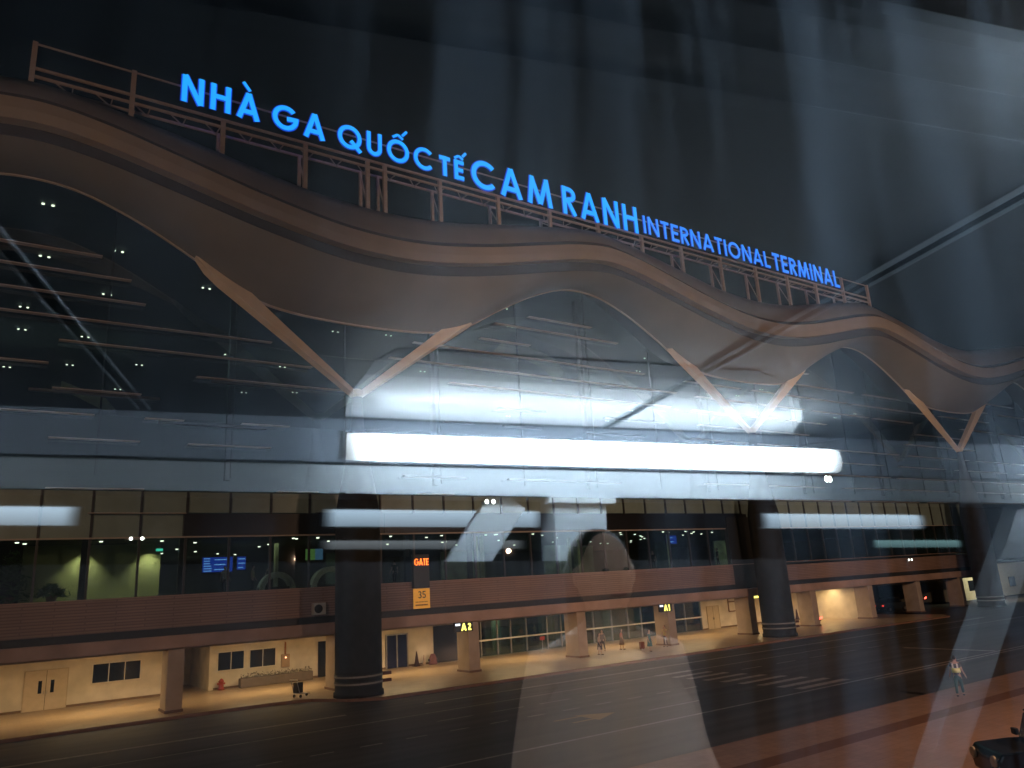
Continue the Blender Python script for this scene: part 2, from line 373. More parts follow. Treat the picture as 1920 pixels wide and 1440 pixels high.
# glazed entrance X 31..62 at Y 58.6
P(B(33.0, 63.0, 58.55, 58.6, .03, 3.38), 'glazing', SHOPGL)
mb = MB()
for xx in (31.0, 33.0, 34.6, 35.5, 37.2, 38.6, 40.3, 42.6, 44.2, 46.2, 48.1, 50.4, 52.5, 54.3, 56.7, 58.5, 60.5, 62.9):
    P(B(xx-.05, xx+.05, 58.40, 58.55, 0, 3.38), 'glazing_mullion', METAL)
P(B(30.7, 62.9, 58.28, 58.36, 1.28, 1.40), 'push_rail', mat('rail_paint', (.7, .68, .6), .4, var=0))
P(B(30.8, 33.0, 58.2, 58.29, .01, 2.9), 'dark_panel', DKGL)
# arrivals hall seen through the glazing
P(B(33, 63, 65.7, 65.9, 0, 3.4), 'hall_back_wall', mat('hall_wall', (.34, .38, .27), .7, var=.3, scale=.5, stretch=(1, 1, .05)))
for i, xx in enumerate((36.2, 39.0, 43.6, 45.4, 50.0, 53.2, 57.0, 60.0)):
    P(B(xx, xx+(1.3, .8)[i % 2], 61+i % 3, 61.3+i % 3, 0, 3.3), 'hall_panel', (mat('hall_dark', (.05, .08, .09), .5), mat('hall_pale', (.45, .5, .36), .6))[i % 2])
for x in (38, 48, 57): lamp('AREA', (x, 61.5, 3.36), 62, (.85, 1, .62), 6, .8)
# undercroft and pale building at the far right
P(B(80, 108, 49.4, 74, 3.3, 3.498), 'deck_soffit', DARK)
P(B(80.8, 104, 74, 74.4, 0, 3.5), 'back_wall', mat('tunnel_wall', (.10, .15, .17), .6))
# --- departures level glass
P(B(X0, 108, 49.62, 49.64, 6.45, 9.78), 'glazing', CURT)
x = 1.9-2.55*8
while x < 108: P(B(x-.06, x+.06, 49.5, 49.68, 6.46, 12.56), 'mullion', DARK); x += 2.55
for x in (4.25, 9.4, 24.4, 29.6): P(B(x-.16, x+.16, 49.7, 50.0, 6.46, 9.8), 'inner_post', DARK)
P(B(X0, 108, 49.40, 49.70, 9.78, 9.86), 'transom', LOUV)
for a, b, c in ((X0, 9.35, 9.88), (9.35, 61, 11.3), (61, 108, 9.88)): P(B(a, b, 49.64, 49.75, c, 12.55), 'spandrel_glass', PANEL)
for a, b in ((9.35, 17.6), (22.5, 61)): P(B(a, b, 49.30, 49.66, 9.88, 11.2), 'dark_fascia', mat('black_band', (.010, .011, .016), .4, var=0))
P(B(17.6, 22.5, 49.4, 49.66, 9.88, 11.3), 'dark_fascia', mat('black_band', (.01, .01, .01)))
# upper curtain wall
P(B(X0, 140, 49.62, 49.64, 12.6, 31.5), 'curtain_wall', CURT)
x = 1.9-2.55*8; i = 0
while x < 140:
    wd = .05
    if i % 3: x += 2.55; i += 1; continue
    P(B(x-wd, x+wd, 49.66, 49.8, 13.5, 31.4), 'curtain_mullion', DARK)
    if i % 6 == 0: P(B(x-.16, x+.16, 50.6, 51.0, 13.5, 31.0), 'inner_column', DARK)
    x += 2.55; i += 1
# louvres
segs = [(24.15, -6, 6.4), (22.7, -6, 14.3), (21.25, 1.95, 17.1), (19.8, -6, 1.55), (19.8, 9.6, 21), (18.35, 1.85, 6.5), (25.6, -4, 5.5), (16.9, -6, 4.1), (16.9, 6.8, 9.0), (16.95, 12.5, 15.6),
        (15.45, 1.9, 6.6), (15.45, 9.3, 14.4), (12.6, 2.0, 7), (12.6, 14.9, 17.6), (11.2, 4.2, 9.4), (26.9, -3, 3.8), (25.3, 31, 36), (24.15, 25, 49), (22.7, 23, 53), (21.25, 28, 52), (26.8, 32.5, 46), (27.9, 36, 43), (12.6, 25, 28)]
for row in range(11):
    z = 12.6+1.43*row; x = 54.0+random.random()*4
    while x < 135 and row < 11:
        L_ = random.uniform(7, 19)
        if random.random() < .85 and len(segs) < 95: segs.append((z, x, x+L_))
        x += L_+random.uniform(1.0, 4)
for z, a, b in segs:
    if z > 28.3: continue
    P(B(a, b, 48.95, 49.35, z-.022, z+.022), 'louvre', LOUV)
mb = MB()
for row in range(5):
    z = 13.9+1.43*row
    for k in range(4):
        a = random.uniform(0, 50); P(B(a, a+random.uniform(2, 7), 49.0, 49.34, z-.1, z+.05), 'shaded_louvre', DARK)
# upper hall: slanting ceiling, back wall, twin downlights
HC = mat('hall_ceiling', (.035, .05, .05), .7, var=.2, scale=.3, stretch=(.2, 3, 1))
mb = MB(); mb.quad((X0, 49.7, 31.9), (X1, 49.7, 31.9), (X1, 118, 32.3), (X0, 118, 32.3)); P(mb, 'hall_ceiling', HC)
P(B(X0, X1, 118, 118.4, 9.9, 32.4), 'hall_back_wall', mat('hall_back', (.05, .075, .07), .7, var=.2, scale=.1))
P(B(X0, 108, 50.0, 118, 9.90, 10.2), 'upper_floor', mat('upper_floor', (.06, .07, .07), .5))
spots = [(.76, 53.6), (1.02, 62.5), (5.6, 59.2), (12.9, 63.8), (5.9, 68.7), (20.1, 69.0), (26.8, 70.0), (.1, 74.7), (.15, 81.2), (5.4, 81.3), (12, 76.2), (19.1, 81.9), (25.8, 84.2), (-.8, 95.2), (4.9, 92), (11.4, 89.3), (4.3, 103.5), (10.7, 101), (24.9, 97.3), (30.8, 95), (32.2, 68.9), (42.5, 61.3), (53.1, 69.6), (64.7, 64.2), (39, 57), (47, 58)]
for i in range(22): spots.append((random.uniform(40, 135), random.uniform(56, 110)))
DL = emis('downlight_glow', (1, .93, .72), 5.5)
for x, y in spots:
    for s in (-.28, .28):
        mb = MB(); mb.lathe((x+s, y, 31.80), [(.09, 0), (.10, .06)], 10); P(mb, 'hall_downlight', DL)
for x in (0, 30, 60, 95): lamp('AREA', (x, 80, 31.0), 900, (.75, 1, .92), 20, 8)
# pale vault strip seen high in the hall
mb = MB()
for i in range(12):
    a = i/11*math.pi*.5; mb.v += [(38+7*math.sin(a), 56, 25.5+2.6*math.cos(a)), (38+7*math.sin(a), 58, 25.2+2.6*math.cos(a)*.92)]
for i in range(11): mb.f.append((2*i, 2*i+1, 2*i+3, 2*i+2))
P(mb, 'ceiling_sail', mat('sail', (.5, .42, .28), .7))
mb = MB(); mb.quad((2.6, 56, 20.6), (5.3, 56, 19.6), (5.9, 56, 18.9), (5.2, 56.5, 18.9), (2.6, 56.5, 20.2)); P(mb, 'ceiling_sail', mat('sail2', (.6, .6, .38), .7))
# departures hall
FL = mat('dep_floor', (.16, .17, .14), .25)
P(B(X0, 108, 49.7, 86, 6.3, 6.42), 'departures_floor', FL)
P(B(X0, 108, 49.8, 86, 9.80, 9.895), 'departures_ceiling', mat('dep_ceiling', (.05, .055, .045), .8))
P(B(1.4, 9.0, 54.4, 54.6, 6.42, 9.8), 'partition', mat('olive_wall', (.42, .42, .24), .8, var=.06))
P(B(X0, 1.4, 53.8, 54.0, 6.42, 9.8), 'partition', mat('dark_wall', (.02, .035, .035), .8))
P(B(9.4, 108, 85, 85.3, 6.42, 9.8), 'departures_back_wall', mat('dep_back', (.12, .14, .10), .7, var=.6, scale=.4, stretch=(1, 1, .04)))
for x, y in ((4.6, 53.7), (8.3, 53.7)):
    lamp('SPOT', (x, y, 9.7), 420, (1, .9, .5), .08, aim=(x, y+.35, 7), spot=95, blend=.8)
for x in (14, 26, 38, 50, 70): lamp('AREA', (x, 57, 9.75), 85, (.95, 1, .7), 8, 3)
for x in (14, 50): lamp('AREA', (x, 72, 9.75), 160, (.95, 1, .7), 8, 6)
dls = [(1.0, 51.2), (1.4, 52.2), (4.6, 52.2), (5.2, 51.4), (8.6, 51.8)]
for i in range(62): dls.append((random.uniform(10, 62), 51+22*random.random()**1.5))
for x, y in dls:
    mb = MB(); mb.lathe((x, y, 9.74), [(.09, 0), (.11, .055)], 10); P(mb, 'downlight', DL)
PALE = mat('hall_column', (.5, .5, .3), .6)
for x, y in ((17, 56), (31.9, 52.6), (32.4, 52.6), (45.5, 58), (48.3, 60), (55.7, 55), (67, 57), (69.5, 58), (71.5, 56)):
    mb = MB(); mb.lathe((x, y, 6.42), [(.16, 0), (.16, 3.38)], 14); P(mb, 'hall_column', PALE, smooth=True)
for x, y, w_ in ((23, 62, 3), (36, 66, 5), (44, 60, 3.2), (50, 63, 2.6), (57, 58, 1.6), (68, 60, 3)):
    P(B(x, x+w_, y, y+.2, 6.42, 9.3), 'shop_front', (mat('shop_a', (.26, .30, .2), .6, var=.4, scale=1), mat('shop_b', (.10, .16, .15), .6, var=.4, scale=1))[int(x) % 2])
# flight screens
def screen(x, y, z, w_, h_, lab, rows=5):
    e = empty('flight_screen', (x, y, z), lab, 'screen', 'blue flight screens in the departures hall')
    B(-w_/2-.05, w_/2+.05, 0, .1, -.05, h_+.05).build('casing', DARK, e)
    B(-w_/2, w_/2, -.012, -.002, 0, h_).build('display', emis('screen_blue', (.015, .07, .6), .8), e)
    m_ = MB()
    for r_ in range(rows):
        zz = h_*(r_+.5)/rows; m_.box(-w_/2+.08, -w_/2+.08+w_*random.uniform(.5, .8), -.018, -.014, zz-.035, zz+.035)
    m_.build('text_rows', emis('screen_text', (.2, .45, 1), 1.3), e)
screen(12.3, 56, 7.9, .7, 1.0, 'leftmost blue flight screen hanging in the departures hall', 6)
screen(13.3, 56, 7.9, 1.3, 1.0, 'widest blue flight screen hanging in the departures hall', 3)
screen(14.6, 56.2, 8.0, .6, .9, 'narrow blue flight screen right of the widest one', 3)
screen(57.2, 56, 8.9, 1.5, .8, 'pale blue flight screen near the right end of the departures glass', 2)
e = empty('exit_sign', (8.6, 52.5, 9.2), 'small green lit exit sign behind the departures glass', 'sign')
B(-.2, .2, 0, .05, 0, .16).build('face', emis('exit_green', (.1, .9, .6), 1.5), e)
e = empty('advert_board', (19.9, 56, 8.9), 'green lit advertising board hanging by the black column', 'sign')
B(-.7, 0, 0, .1, -.4, .4).build('face', emis('ad_green', (.3, .6, .15), .35), e); B(0.02, .6, 0, .1, -.4, .4).build('side_face', emis('ad_blue', (.15, .35, .6), .4), e)
# white hoop arches in the departures hall
def hoop(x, y, r_, lab):
    e = empty('hoop_arch', (x, y, 6.42), lab, 'arch', 'white hoop arches behind the departures glass')
    mb = MB(); N = 20
    for i in range(N+1):
        a = math.pi*i/N
        for rr, yy in ((r_, 0), (r_-.35, 0), (r_-.35, .7), (r_, .7)): mb.v.append((rr*math.cos(a), yy, rr*math.sin(a)))
    for i in range(N):
        for j in range(4): k = i*4; mb.f.append((k+j, k+(j+1) % 4, k+4+(j+1) % 4, k+4+j))
    mb.build('hoop', mat('hoop_white', (.75, .78, .62), .6), e); B(-r_, r_, .2, .5, 0, .25).build('plinth', DARK, e)
hoop(20.0, 52.8, 1.45, 'large white hoop arch next to the black column'); hoop(16.4, 53.5, 1.25, 'smaller white hoop arch left of the large one')
# potted plants
def bush(x, y, z, r_, h_, n, lab, pot=True):
    e = empty('potted_plant', (x, y, z), lab, 'plant')
    rnd = random.Random(int(x*31)); mb = MB()
    for i in range(n):
        a = rnd.uniform(0, 6.28); el = rnd.uniform(-.1, 1.4); rr = r_*rnd.uniform(.35, 1)
        c = Vector((math.cos(a)*math.cos(el)*rr, math.sin(a)*math.cos(el)*rr, .35+math.sin(el)*h_*rnd.uniform(.5, 1)))
        d = Vector((rnd.uniform(-1, 1), rnd.uniform(-1, 1), rnd.uniform(-.6, .6))).normalized(); q = d.orthogonal().normalized(); l = rnd.uniform(.12, .25)
        mb.quad(c-d*l, c+q*l*.3, c+d*l, c-q*l*.3)
    mb.build('foliage', mat('leaf', (.06, .14, .04), .6, var=.4, scale=6), e)
    m_ = MB(); m_.lathe((0, 0, 0), [(.22, 0), (.3, .4)], 16); m_.build('pot', mat('pot', (.2, .12, .08), .7), e)
bush(2.9, 51.0, 6.42, .9, .7, 260, 'leafy potted plant behind the departures glass, in front of the olive wall')
bush(.9, 51.2, 6.42, 1.0, 2.6, 420, 'tall dark leafy plant at the left end of the departures glass')

# ------------------------------------------------------------------ stroke lettering
def arc(cx, cy, rx, ry, a0, a1, n=26):
    return [(cx+rx*math.cos(R(a0+(a1-a0)*i/n)), cy+ry*math.sin(R(a0+(a1-a0)*i/n))) for i in range(n+1)]
def glyph(ch, t):
    h = t/2
    G = {
     'N': (.78, [[(h, 0), (h, 1)], [(h, 1-.0), (.78-h, 0)], [(.78-h, 0), (.78-h, 1)]]),
     'H': (.74, [[(h, 0), (h, 1)], [(.74-h, 0), (.74-h, 1)], [(h, .53), (.74-h, .53)]]),
     'A': (.86, [[(h*.9, 0), (.43, 1)], [(.86-h*.9, 0), (.43, 1)], [(.2, .28), (.66, .28)]]),
     'M': (1.02, [[(h*.9, 0), (.22, 1)], [(.2, .97), (.51, .06)], [(.51, .06), (.82, .97)], [(.80, 1), (1.02-h*.9, 0)]]),
     'I': (t, [[(h, 0), (h, 1)]]), 'L': (.5, [[(h, 0), (h, 1)], [(h, h), (.5, h)]]),
     'T': (.6, [[(.3, 0), (.3, 1)], [(0, 1-h), (.6, 1-h)]]),
     'E': (.54, [[(h, 0), (h, 1)], [(h, h), (.54, h)], [(h, .5), (.5, .5)], [(h, 1-h), (.54, 1-h)]]),
     'U': (.68, [[(h, 1), (h, .33)]+arc(.34, .34, .34-h, .34-h, 180, 360, 14)+[(.68-h, .33), (.68-h, 1)]]),
     'O': (1.02, [arc(.51, .5, .51-h, .5-h, 0, 360, 40)]), 'Q': (1.02, [arc(.51, .5, .51-h, .5-h, 0, 360, 40), [(.55, .36), (.98, -.04)]]),
     'C': (.88, [arc(.51, .5, .51-h, .5-h, 42, 318, 36)]),
     'G': (1.0, [arc(.51, .5, .51-h, .5-h, 42, 360, 40)+[(.56, .48)]]),
     'R': (.6, [[(h, 0), (h, 1)], [(h, 1-h), (.3, 1-h)]+arc(.3, .73, .27-h*.5, .27-h, 90, -90, 14)+[(h, .46)], [(.26, .46), (.60-h*.6, 0)]]),
     '3': (.56, [arc(.27, .73, .27-h, .27-h, 150, -90, 18), arc(.27, .28, .29-h, .28-h, 90, -150, 18)]),
     '5': (.56, [[(.5, 1-h), (.14, 1-h), (.10, .56)], [(.10, .56)]+arc(.26, .32, .3-h, .32-h, 110, -150, 20)]),
     '1': (.34, [[(.34-h, 0), (.34-h, 1)], [(0, .8), (.34-h, .97)]]),
     '2': (.58, [arc(.28, .7, .28-h, .3-h, 165, -40, 18)+[(h, h)], [(h, h), (.58, h)]]),
    }
    return G[ch]
def ribbon(mb, pts, t, x0, z0, s, y, dep):
    pts = [Vector((p[0], p[1])) for p in pts]; L, Rr = [], []
    closed = (pts[0]-pts[-1]).length < 1e-4
    for i, p in enumerate(pts):
        a = pts[i-1] if i else (pts[-2] if closed else p); b = pts[i+1] if i < len(pts)-1 else (pts[1] if closed else p)
        d0 = (p-a).normalized() if (p-a).length else (b-p).normalized(); d1 = (b-p).normalized() if (b-p).length else d0
        n0 = Vector((-d0.y, d0.x)); n1 = Vector((-d1.y, d1.x)); m_ = (n0+n1)
        m_ = m_.normalized() if m_.length > .1 else n0
        k = 1/max(.5, m_.dot(n0)); L.append(p+m_*t/2*k); Rr.append(p-m_*t/2*k)
    k = len(mb.v)
    for a, b in zip(L, Rr):
        for q, yy in ((a, y), (b, y), (b, y+dep), (a, y+dep)): mb.v.append((x0+q.x*s, yy, z0+q.y*s))
    for i in range(len(pts)-1):
        for j in range(4): mb.f.append((k+i*4+j, k+i*4+(j+1) % 4, k+i*4+4+(j+1) % 4, k+i*4+4+j))
    mb.f.append((k, k+1, k+2, k+3)); e_ = k+(len(pts)-1)*4; mb.f.append((e_, e_+1, e_+2, e_+3))
def letter_mesh(ch, t, acc, x, z, s, y, sx=1, fat=1):
    mb = MB(); wdt, st = glyph(ch, t)
    st = [list(q) for q in st]
    if acc:
        c = wdt/2
        if 'grave' in acc: st.append([(c-.22, 1.40), (c+.04, 1.10)])
        if 'circ' in acc: st.append([(c-.24, 1.06), (c, 1.22)]); st.append([(c, 1.22), (c+.24, 1.06)])
        if 'acute' in acc: st.append([(c+.20, 1.22), (c+.42, 1.46)])
    for i, q in enumerate(st):
        q = [(a*sx, b) for a, b in q]
        tt = t*(1 if i < len(glyph(ch, t)[1]) else .6)*(.8 if fat == 1 else fat)
        ribbon(mb, q, tt, x, z, s, y-.004*i, .03)
    return mb, wdt*sx*s
SY = 43.35
BLUE = emis('sign_blue', (.016, .38, 1.0), 1.3); BLUE2 = emis('sign_blue_deep', (.035, .27, 1.0), 1.25); BHALO = emis('sign_blue_halo', (.004, .06, .9), .9)
rs = empty('roof_sign', (40, 43.5, 31), 'long steel rooftop frame with glowing blue letters above the wavy canopy', 'sign')
def PS(mb, name, m):
    o = mb.build(name, m); o.parent = rs; o.location = Vector((-40, -43.5, -31)); return o
words = [('NHA', 6.8, 11.5, 35.47, 1.87, .2, {2: 'grave'}), ('GA', 12.3, 15.85, 35.42, 1.85, .2, {}), ('QUOC', 16.75, 24.0, 35.38, 1.85, .18, {2: 'circ acute'}),
         ('TE', 24.6, 26.7, 35.38, 1.65, .22, {1: 'circ acute'}), ('CAM', 27.35, 35.0, 35.12, 2.5, .185, {}), ('RANH', 36.1, 44.45, 35.02, 2.55, .175, {}),
         ('INTERNATIONAL', 45.15, 62.65, 35.28, 1.72, .165, {}), ('TERMINAL', 63.2, 74.55, 35.25, 1.9, .17, {})]
for wd_, a, b, z, cap, t, acc in words:
    ws = [glyph(c, t)[0] for c in wd_]; gap = .17*cap*(1.2 if len(wd_) < 6 else 1)
    sx = (b-a-gap*(len(wd_)-1))/(sum(ws)*cap); x = a
    for i, c in enumerate(wd_):
        mb, wdt = letter_mesh(c, t, acc.get(i), x, z, cap, SY, sx)
        lo = PS(mb, 'letter', BLUE if a < 40 else BLUE2)
        mb2, _ = letter_mesh(c, t, acc.get(i), x, z, cap, SY+.05, sx, 1.18)
        lb = mb2.build('letter_halo', BHALO); lb.parent = lo; x += wdt+gap  # dim glowing ribbon behind each letter, painted in as its halo
fx = [-.8, 4.2, 9.35, 14.6, 19.0, 20.3, 24.7, 29.8, 34.8, 39.9, 44.95, 49.9, 55.2, 60.4, 65.4, 70.3, 75.4, 80.4]
for x in fx:
    tall = x < 5 or x > 75; z0 = tops(x)-.3
    PS(B(x-.13, x+.13, 43.5, 43.75, z0, 36.7 if tall else 35.05), 'post', SIGNST)
    if x > 5: PS(B(x-.1, x+.1, 44.75, 44.95, tops(x)+.1, 34.75), 'rear_post', SIGNST)
for yy, zz, nm in ((43.6, 35.05, 'chord'), (43.62, 34.55, 'chord'), (44.85, 34.75, 'chord')):
    PS(B(-.8, 80.4, yy-.07, yy+.07, zz-.07, zz+.07), nm, SIGNST)
PS(B(-.8, 80.4, 43.6, 43.7, 36.6, 36.68), 'top_rail', SIGNST)
mb = MB()
for i in range(81):
    x = -.8+i; mb.bar((x, 43.62, 34.57), (x+1, 44.85, 34.73) if i % 2 else (x, 44.85, 34.73), .06)
PS(mb, 'lattice', SIGNST)
for x in fx[2:]:
    mb = MB(); mb.bar((x, 43.7, tops(x)+.3), (x, 44.8, 34.5), .07); PS(mb, 'diagonal_brace', SIGNST)
# ------------------------------------------------------------------ lit signs
YEL = emis('sign_yellow', (1, .85, .15), 3.0)
def gate_sign(x, y, z, txt, lab):
    e = empty('pillar_sign', (x, y, z), lab, 'sign')
    B(-.75, .75, 0, .15, 0, .62).build('case', DARK, e)
    B(-.68, -.30, -.02, 0, .42, .56).build('arrow_panel', emis('arrow_white', (.9, .95, 1), 2), e)
    xx = -.22
    for c in txt:
        mb, wdt = letter_mesh(c, .24, None, xx, .06, .5, -.03); mb.build('letter', YEL, e); xx += wdt+.1
gate_sign(28.15, 48.6, 2.86, 'A2', 'lit yellow A2 sign hanging at a pillar of the arrivals pavement')
gate_sign(48.1, 48.6, 2.86, 'A1', 'lit yellow A1 sign hanging at the pillar by the people')
e = empty('lit_sign', (60.5, 48.6, 3.35), 'small yellow lit sign under the deck edge by the second black column', 'sign')
B(-.9, .9, 0, .1, -.1, .16).build('case', DARK, e); B(-.8, .1, -.02, 0, -.06, .12).build('face', YEL, e); B(.25, .8, -.02, 0, -.06, .12).build('face', YEL, e)
# gate display and yellow number board
e = empty('gate_display', (24.9, 48.5, 4.6), 'black housing with an orange GATE display above a yellow board numbered 35', 'sign')
B(-.62, .62, .05, .4, 1.42, 3.7).build('housing', DARK, e, bevel=.03)
LED = emis('led_orange', (1, .16, .02), 4)
xx = -.55
for c in 'GATE':
    mb, wdt = letter_mesh(c, .15, None, xx, 2.95, .46, .02, .7); mb.build('letter', LED, e); xx += wdt+.045
B(-.62, .62, .1, .2, 0.05, 1.38).build('board', mat('yellow_board', (.85, .42, .05), .5, var=.05, emit=(1, .45, .06), es=.35), e)
xx = -.3
for c in '35':
    mb, wdt = letter_mesh(c, .17, None, xx, .72, .5, .085); mb.build('digit', DARK, e); xx += wdt+.05
mb = MB()
for i in range(8): mb.box(-.5+i*.12, -.42+i*.12, .09, .1, .46, .52); mb.box(-.5+i*.12, -.40+i*.12, .09, .1, .24, .33)
mb.build('small_print', mat('print', (.3, .12, .03), .7), e)
B(-.3, .3, .3, .6, .4, .55).build('bracket', DARK, e)
# floodlights on the facade
def flood(x, y, z, lab, r_=.16, s_=14):
    e = empty('floodlight', (x, y, z), lab, 'lamp', 'white floodlights on the facade')
    for dx in (-.3, .3):
        mb = MB(); mb.lathe((dx, 0, 0), [(r_, 0), (r_*.6, .2)], 14, axis='y'); mb.build('lamp_head', METAL, e)
        mb = MB(); mb.lathe((dx, -.01, 0), [(r_*.9, 0), (r_*.8, -.02)], 14, axis='y'); mb.build('lens', emis('flood_lens%d' % s_, (.95, 1, .9), s_), e)
    B(-.5, .5, .15, .25, -.05, .05).build('bracket', METAL, e)
flood(31.2, 49.1, 12.1, 'twin white floodlight on the facade above the departures glass, left of centre', .17, 18)
flood(74.5, 48.6, 14.9, 'brightest twin floodlight, high on the facade beside the second strut pair', .36, 24)
flood(6.8, 49.2, 9.75, 'small white floodlight above the olive lit wall', .1, 10)
flood(88, 48.7, 5.9, 'small twin floodlight on the parapet at the far right', .13, 8)
# AC unit on parapet
e = empty('ac_unit', (17.6, 48.95, 4.75), 'white outdoor air conditioning unit on the parapet left of the black column', 'air conditioner')
B(-.42, .42, -.35, 0, 0, .72).build('case', mat('ac_case', (.5, .48, .42), .6), e, bevel=.02)
mb = MB(); mb.lathe((-.08, -.36, .36), [(.27, 0), (.27, -.02)], 20, axis='y'); mb.build('fan_grille', DARK, e)
# ------------------------------------------------------------------ pavement objects
def cone(x, y, h_, m_, lab, grp=None):
    e = empty('traffic_cone', (x, y, 0), lab, 'traffic cone', grp)
    mb = MB(); mb.lathe((0, 0, .04), [(h_*.2, 0), (h_*.13, h_*.3), (h_*.04, h_*.9), (h_*.02, h_*.95)], 18); mb.build('cone_body', m_, e, smooth=True)
    B(-h_*.27, h_*.27, -h_*.27, h_*.27, 0, .04).build('base', m_, e)
DKR = mat('cone_dark', (.06, .03, .03), .7); RED = mat('cone_red', (.35, .05, .04), .6)
cone(28.95, 57.7, 1.15, DKR, 'tallest dark traffic cone left of the dark glass panel', 'dark cones near the blue door')
cone(29.65, 57.8, .8, mat('cone_pale', (.5, .38, .3), .7), 'pale small traffic cone between the dark cone and the purple one', 'dark cones near the blue door')
cone(81.0, 55.6, 1.3, DKR, 'tall dark traffic cone standing in front of the far white wall')
cone(77.7, 57.5, 1.2, DKR, 'slim dark traffic cone at the corner of the white wall')
# extinguisher-like red bins
e = empty('fire_hydrant', (13.95, 57.9, 0), 'red fire hydrant standing at the corner of the white wall', 'hydrant')
mb = MB(); mb.lathe((0, 0, 0), [(.24, 0), (.24, .1), (.17, .14), (.16, .5), (.2, .54), (.12, .66), (.04, .74)], 18); mb.build('body', RED, e, smooth=True)
mb = MB(); mb.lathe((-.26, 0, .4), [(.07, 0), (.07, .52)], 12, axis='x'); mb.build('outlets', RED, e)
e = empty('fire_hydrant', (30.4, 57.7, 0), 'purplish squat hydrant beside the dark glass panel', 'hydrant')
mb = MB(); mb.lathe((0, 0, 0), [(.36, 0), (.36, .1), (.3, .3), (.3, .5), (.15, .8)], 18); mb.build('body', mat('cone_purple', (.22, .1, .12), .6), e, smooth=True)
mb = MB(); mb.lathe((-.4, 0, .35), [(.08, 0), (.08, .8)], 12, axis='x'); mb.build('outlets', DKR, e)
# planter
e = empty('planter', (17.7, 57.6, 0), 'long low grey planter along the white wall under the windows', 'planter')
mb = MB(); mb.box(-2.6, 2.6, -.3, .3, 0, .62); mb.build('trough', mat('planter_concrete', (.16, .13, .11), .8), e, bevel=.05)
mb = MB(); rr = random.Random(3)
for i in range(260):
    c = Vector((rr.uniform(-2.5, 2.5), rr.uniform(-.25, .25), .62+rr.uniform(0, .22)*(1+.5*math.sin(i)))); d = Vector((rr.uniform(-1, 1), rr.uniform(-1, 1), rr.uniform(-.3, 1))).normalized()*.1; q = d.orthogonal().normalized()*.05
    mb.quad(c-d, c+q, c+d, c-q)
mb.build('foliage', mat('planter_leaf', (.22, .2, .17), .7, var=.4, scale=5), e)
# luggage trolley by the kerb
e = empty('luggage_trolley', (16.2, 48.4, 0), 'black luggage trolley with a pale handle standing at the kerb edge', 'trolley', rz=R(25))
mb = MB()
for y_ in (-.25, .25):
    mb.tube([(-.35, y_, 1.02), (-.1, y_, .25), (.75, y_, .16)], .025)
mb.tube([(-.1, -.25, .25), (-.1, .25, .25)], .025); mb.tube([(.75, -.25, .16), (.75, .25, .16)], .025); mb.build('frame', METAL, e)
mb = MB(); mb.tube([(-.37, -.32, 1.05), (-.37, .32, 1.05)], .035); mb.build('handle', mat('pale_handle', (.8, .75, .65), .5, var=0), e)
B(-.22, .22, -.22, .22, .28, .88).build('suitcase', mat('black_case', (.03, .03, .03), .5), e, bevel=.05)
for a, b in ((-.05, -.27), (-.05, .27), (.7, 0)):
    mb = MB(); mb.lathe((a, b-.025, .09), [(.09, 0), (.09, .05)], 14, axis='y'); mb.build('wheel', DARK, e)
# red warning lamps
def redlamp(x, y, z, lab):
    e = empty('warning_lamp', (x, y, z), lab, 'warning lamp', 'red warning lamps')
    mb = MB(); mb.lathe((0, 0, 0), [(.1, 0), (.12, .2)], 12); mb.build('body', DARK, e)
    for dx in (-.16, .12):
        mb = MB(); mb.lathe((dx, -.12, .3+dx*.3), [(.10, 0), (.08, -.05)], 10, axis='y'); mb.build('lens', emis('red_lens', (1, .08, .05), 9), e)
redlamp(71.5, 50.2, .35, 'red warning lamp glowing at the pillar right of the second black column')
redlamp(97, 52.8, .9, 'red warning lamp glowing in the dark passage at the far right')
e = empty('suitcase', (45.6, 49.3, 0), 'small red brown suitcase standing beside the person in the teal dress', 'suitcase')
B(-.22, .22, -.13, .13, .06, .62).build('shell', mat('case_red', (.22, .06, .04), .5), e, bevel=.04)
m_ = MB(); m_.tube([(-.12, 0, .6), (-.12, 0, .95), (.12, 0, .95), (.12, 0, .6)], .012); m_.build('pull_handle', METAL, e)
for dx in (-.16, .16):
    m_ = MB(); m_.lathe((dx, -.02, .035), [(.035, 0), (.035, .04)], 10, axis='y'); m_.build('wheel', DARK, e)
# queue barrier with red tag in front of glazing
e = empty('red_notice', (40.6, 56.5, 0), 'small red notice on a thin stand before the glass doors', 'sign')
B(-.25, .25, 0, .04, 1.0, 1.3).build('plate', RED, e); B(-.02, .02, 0.005, .035, 0, 1.0).build('stand', METAL, e); B(-.2, .2, -.15, .2, 0, .03).build('foot', METAL, e)
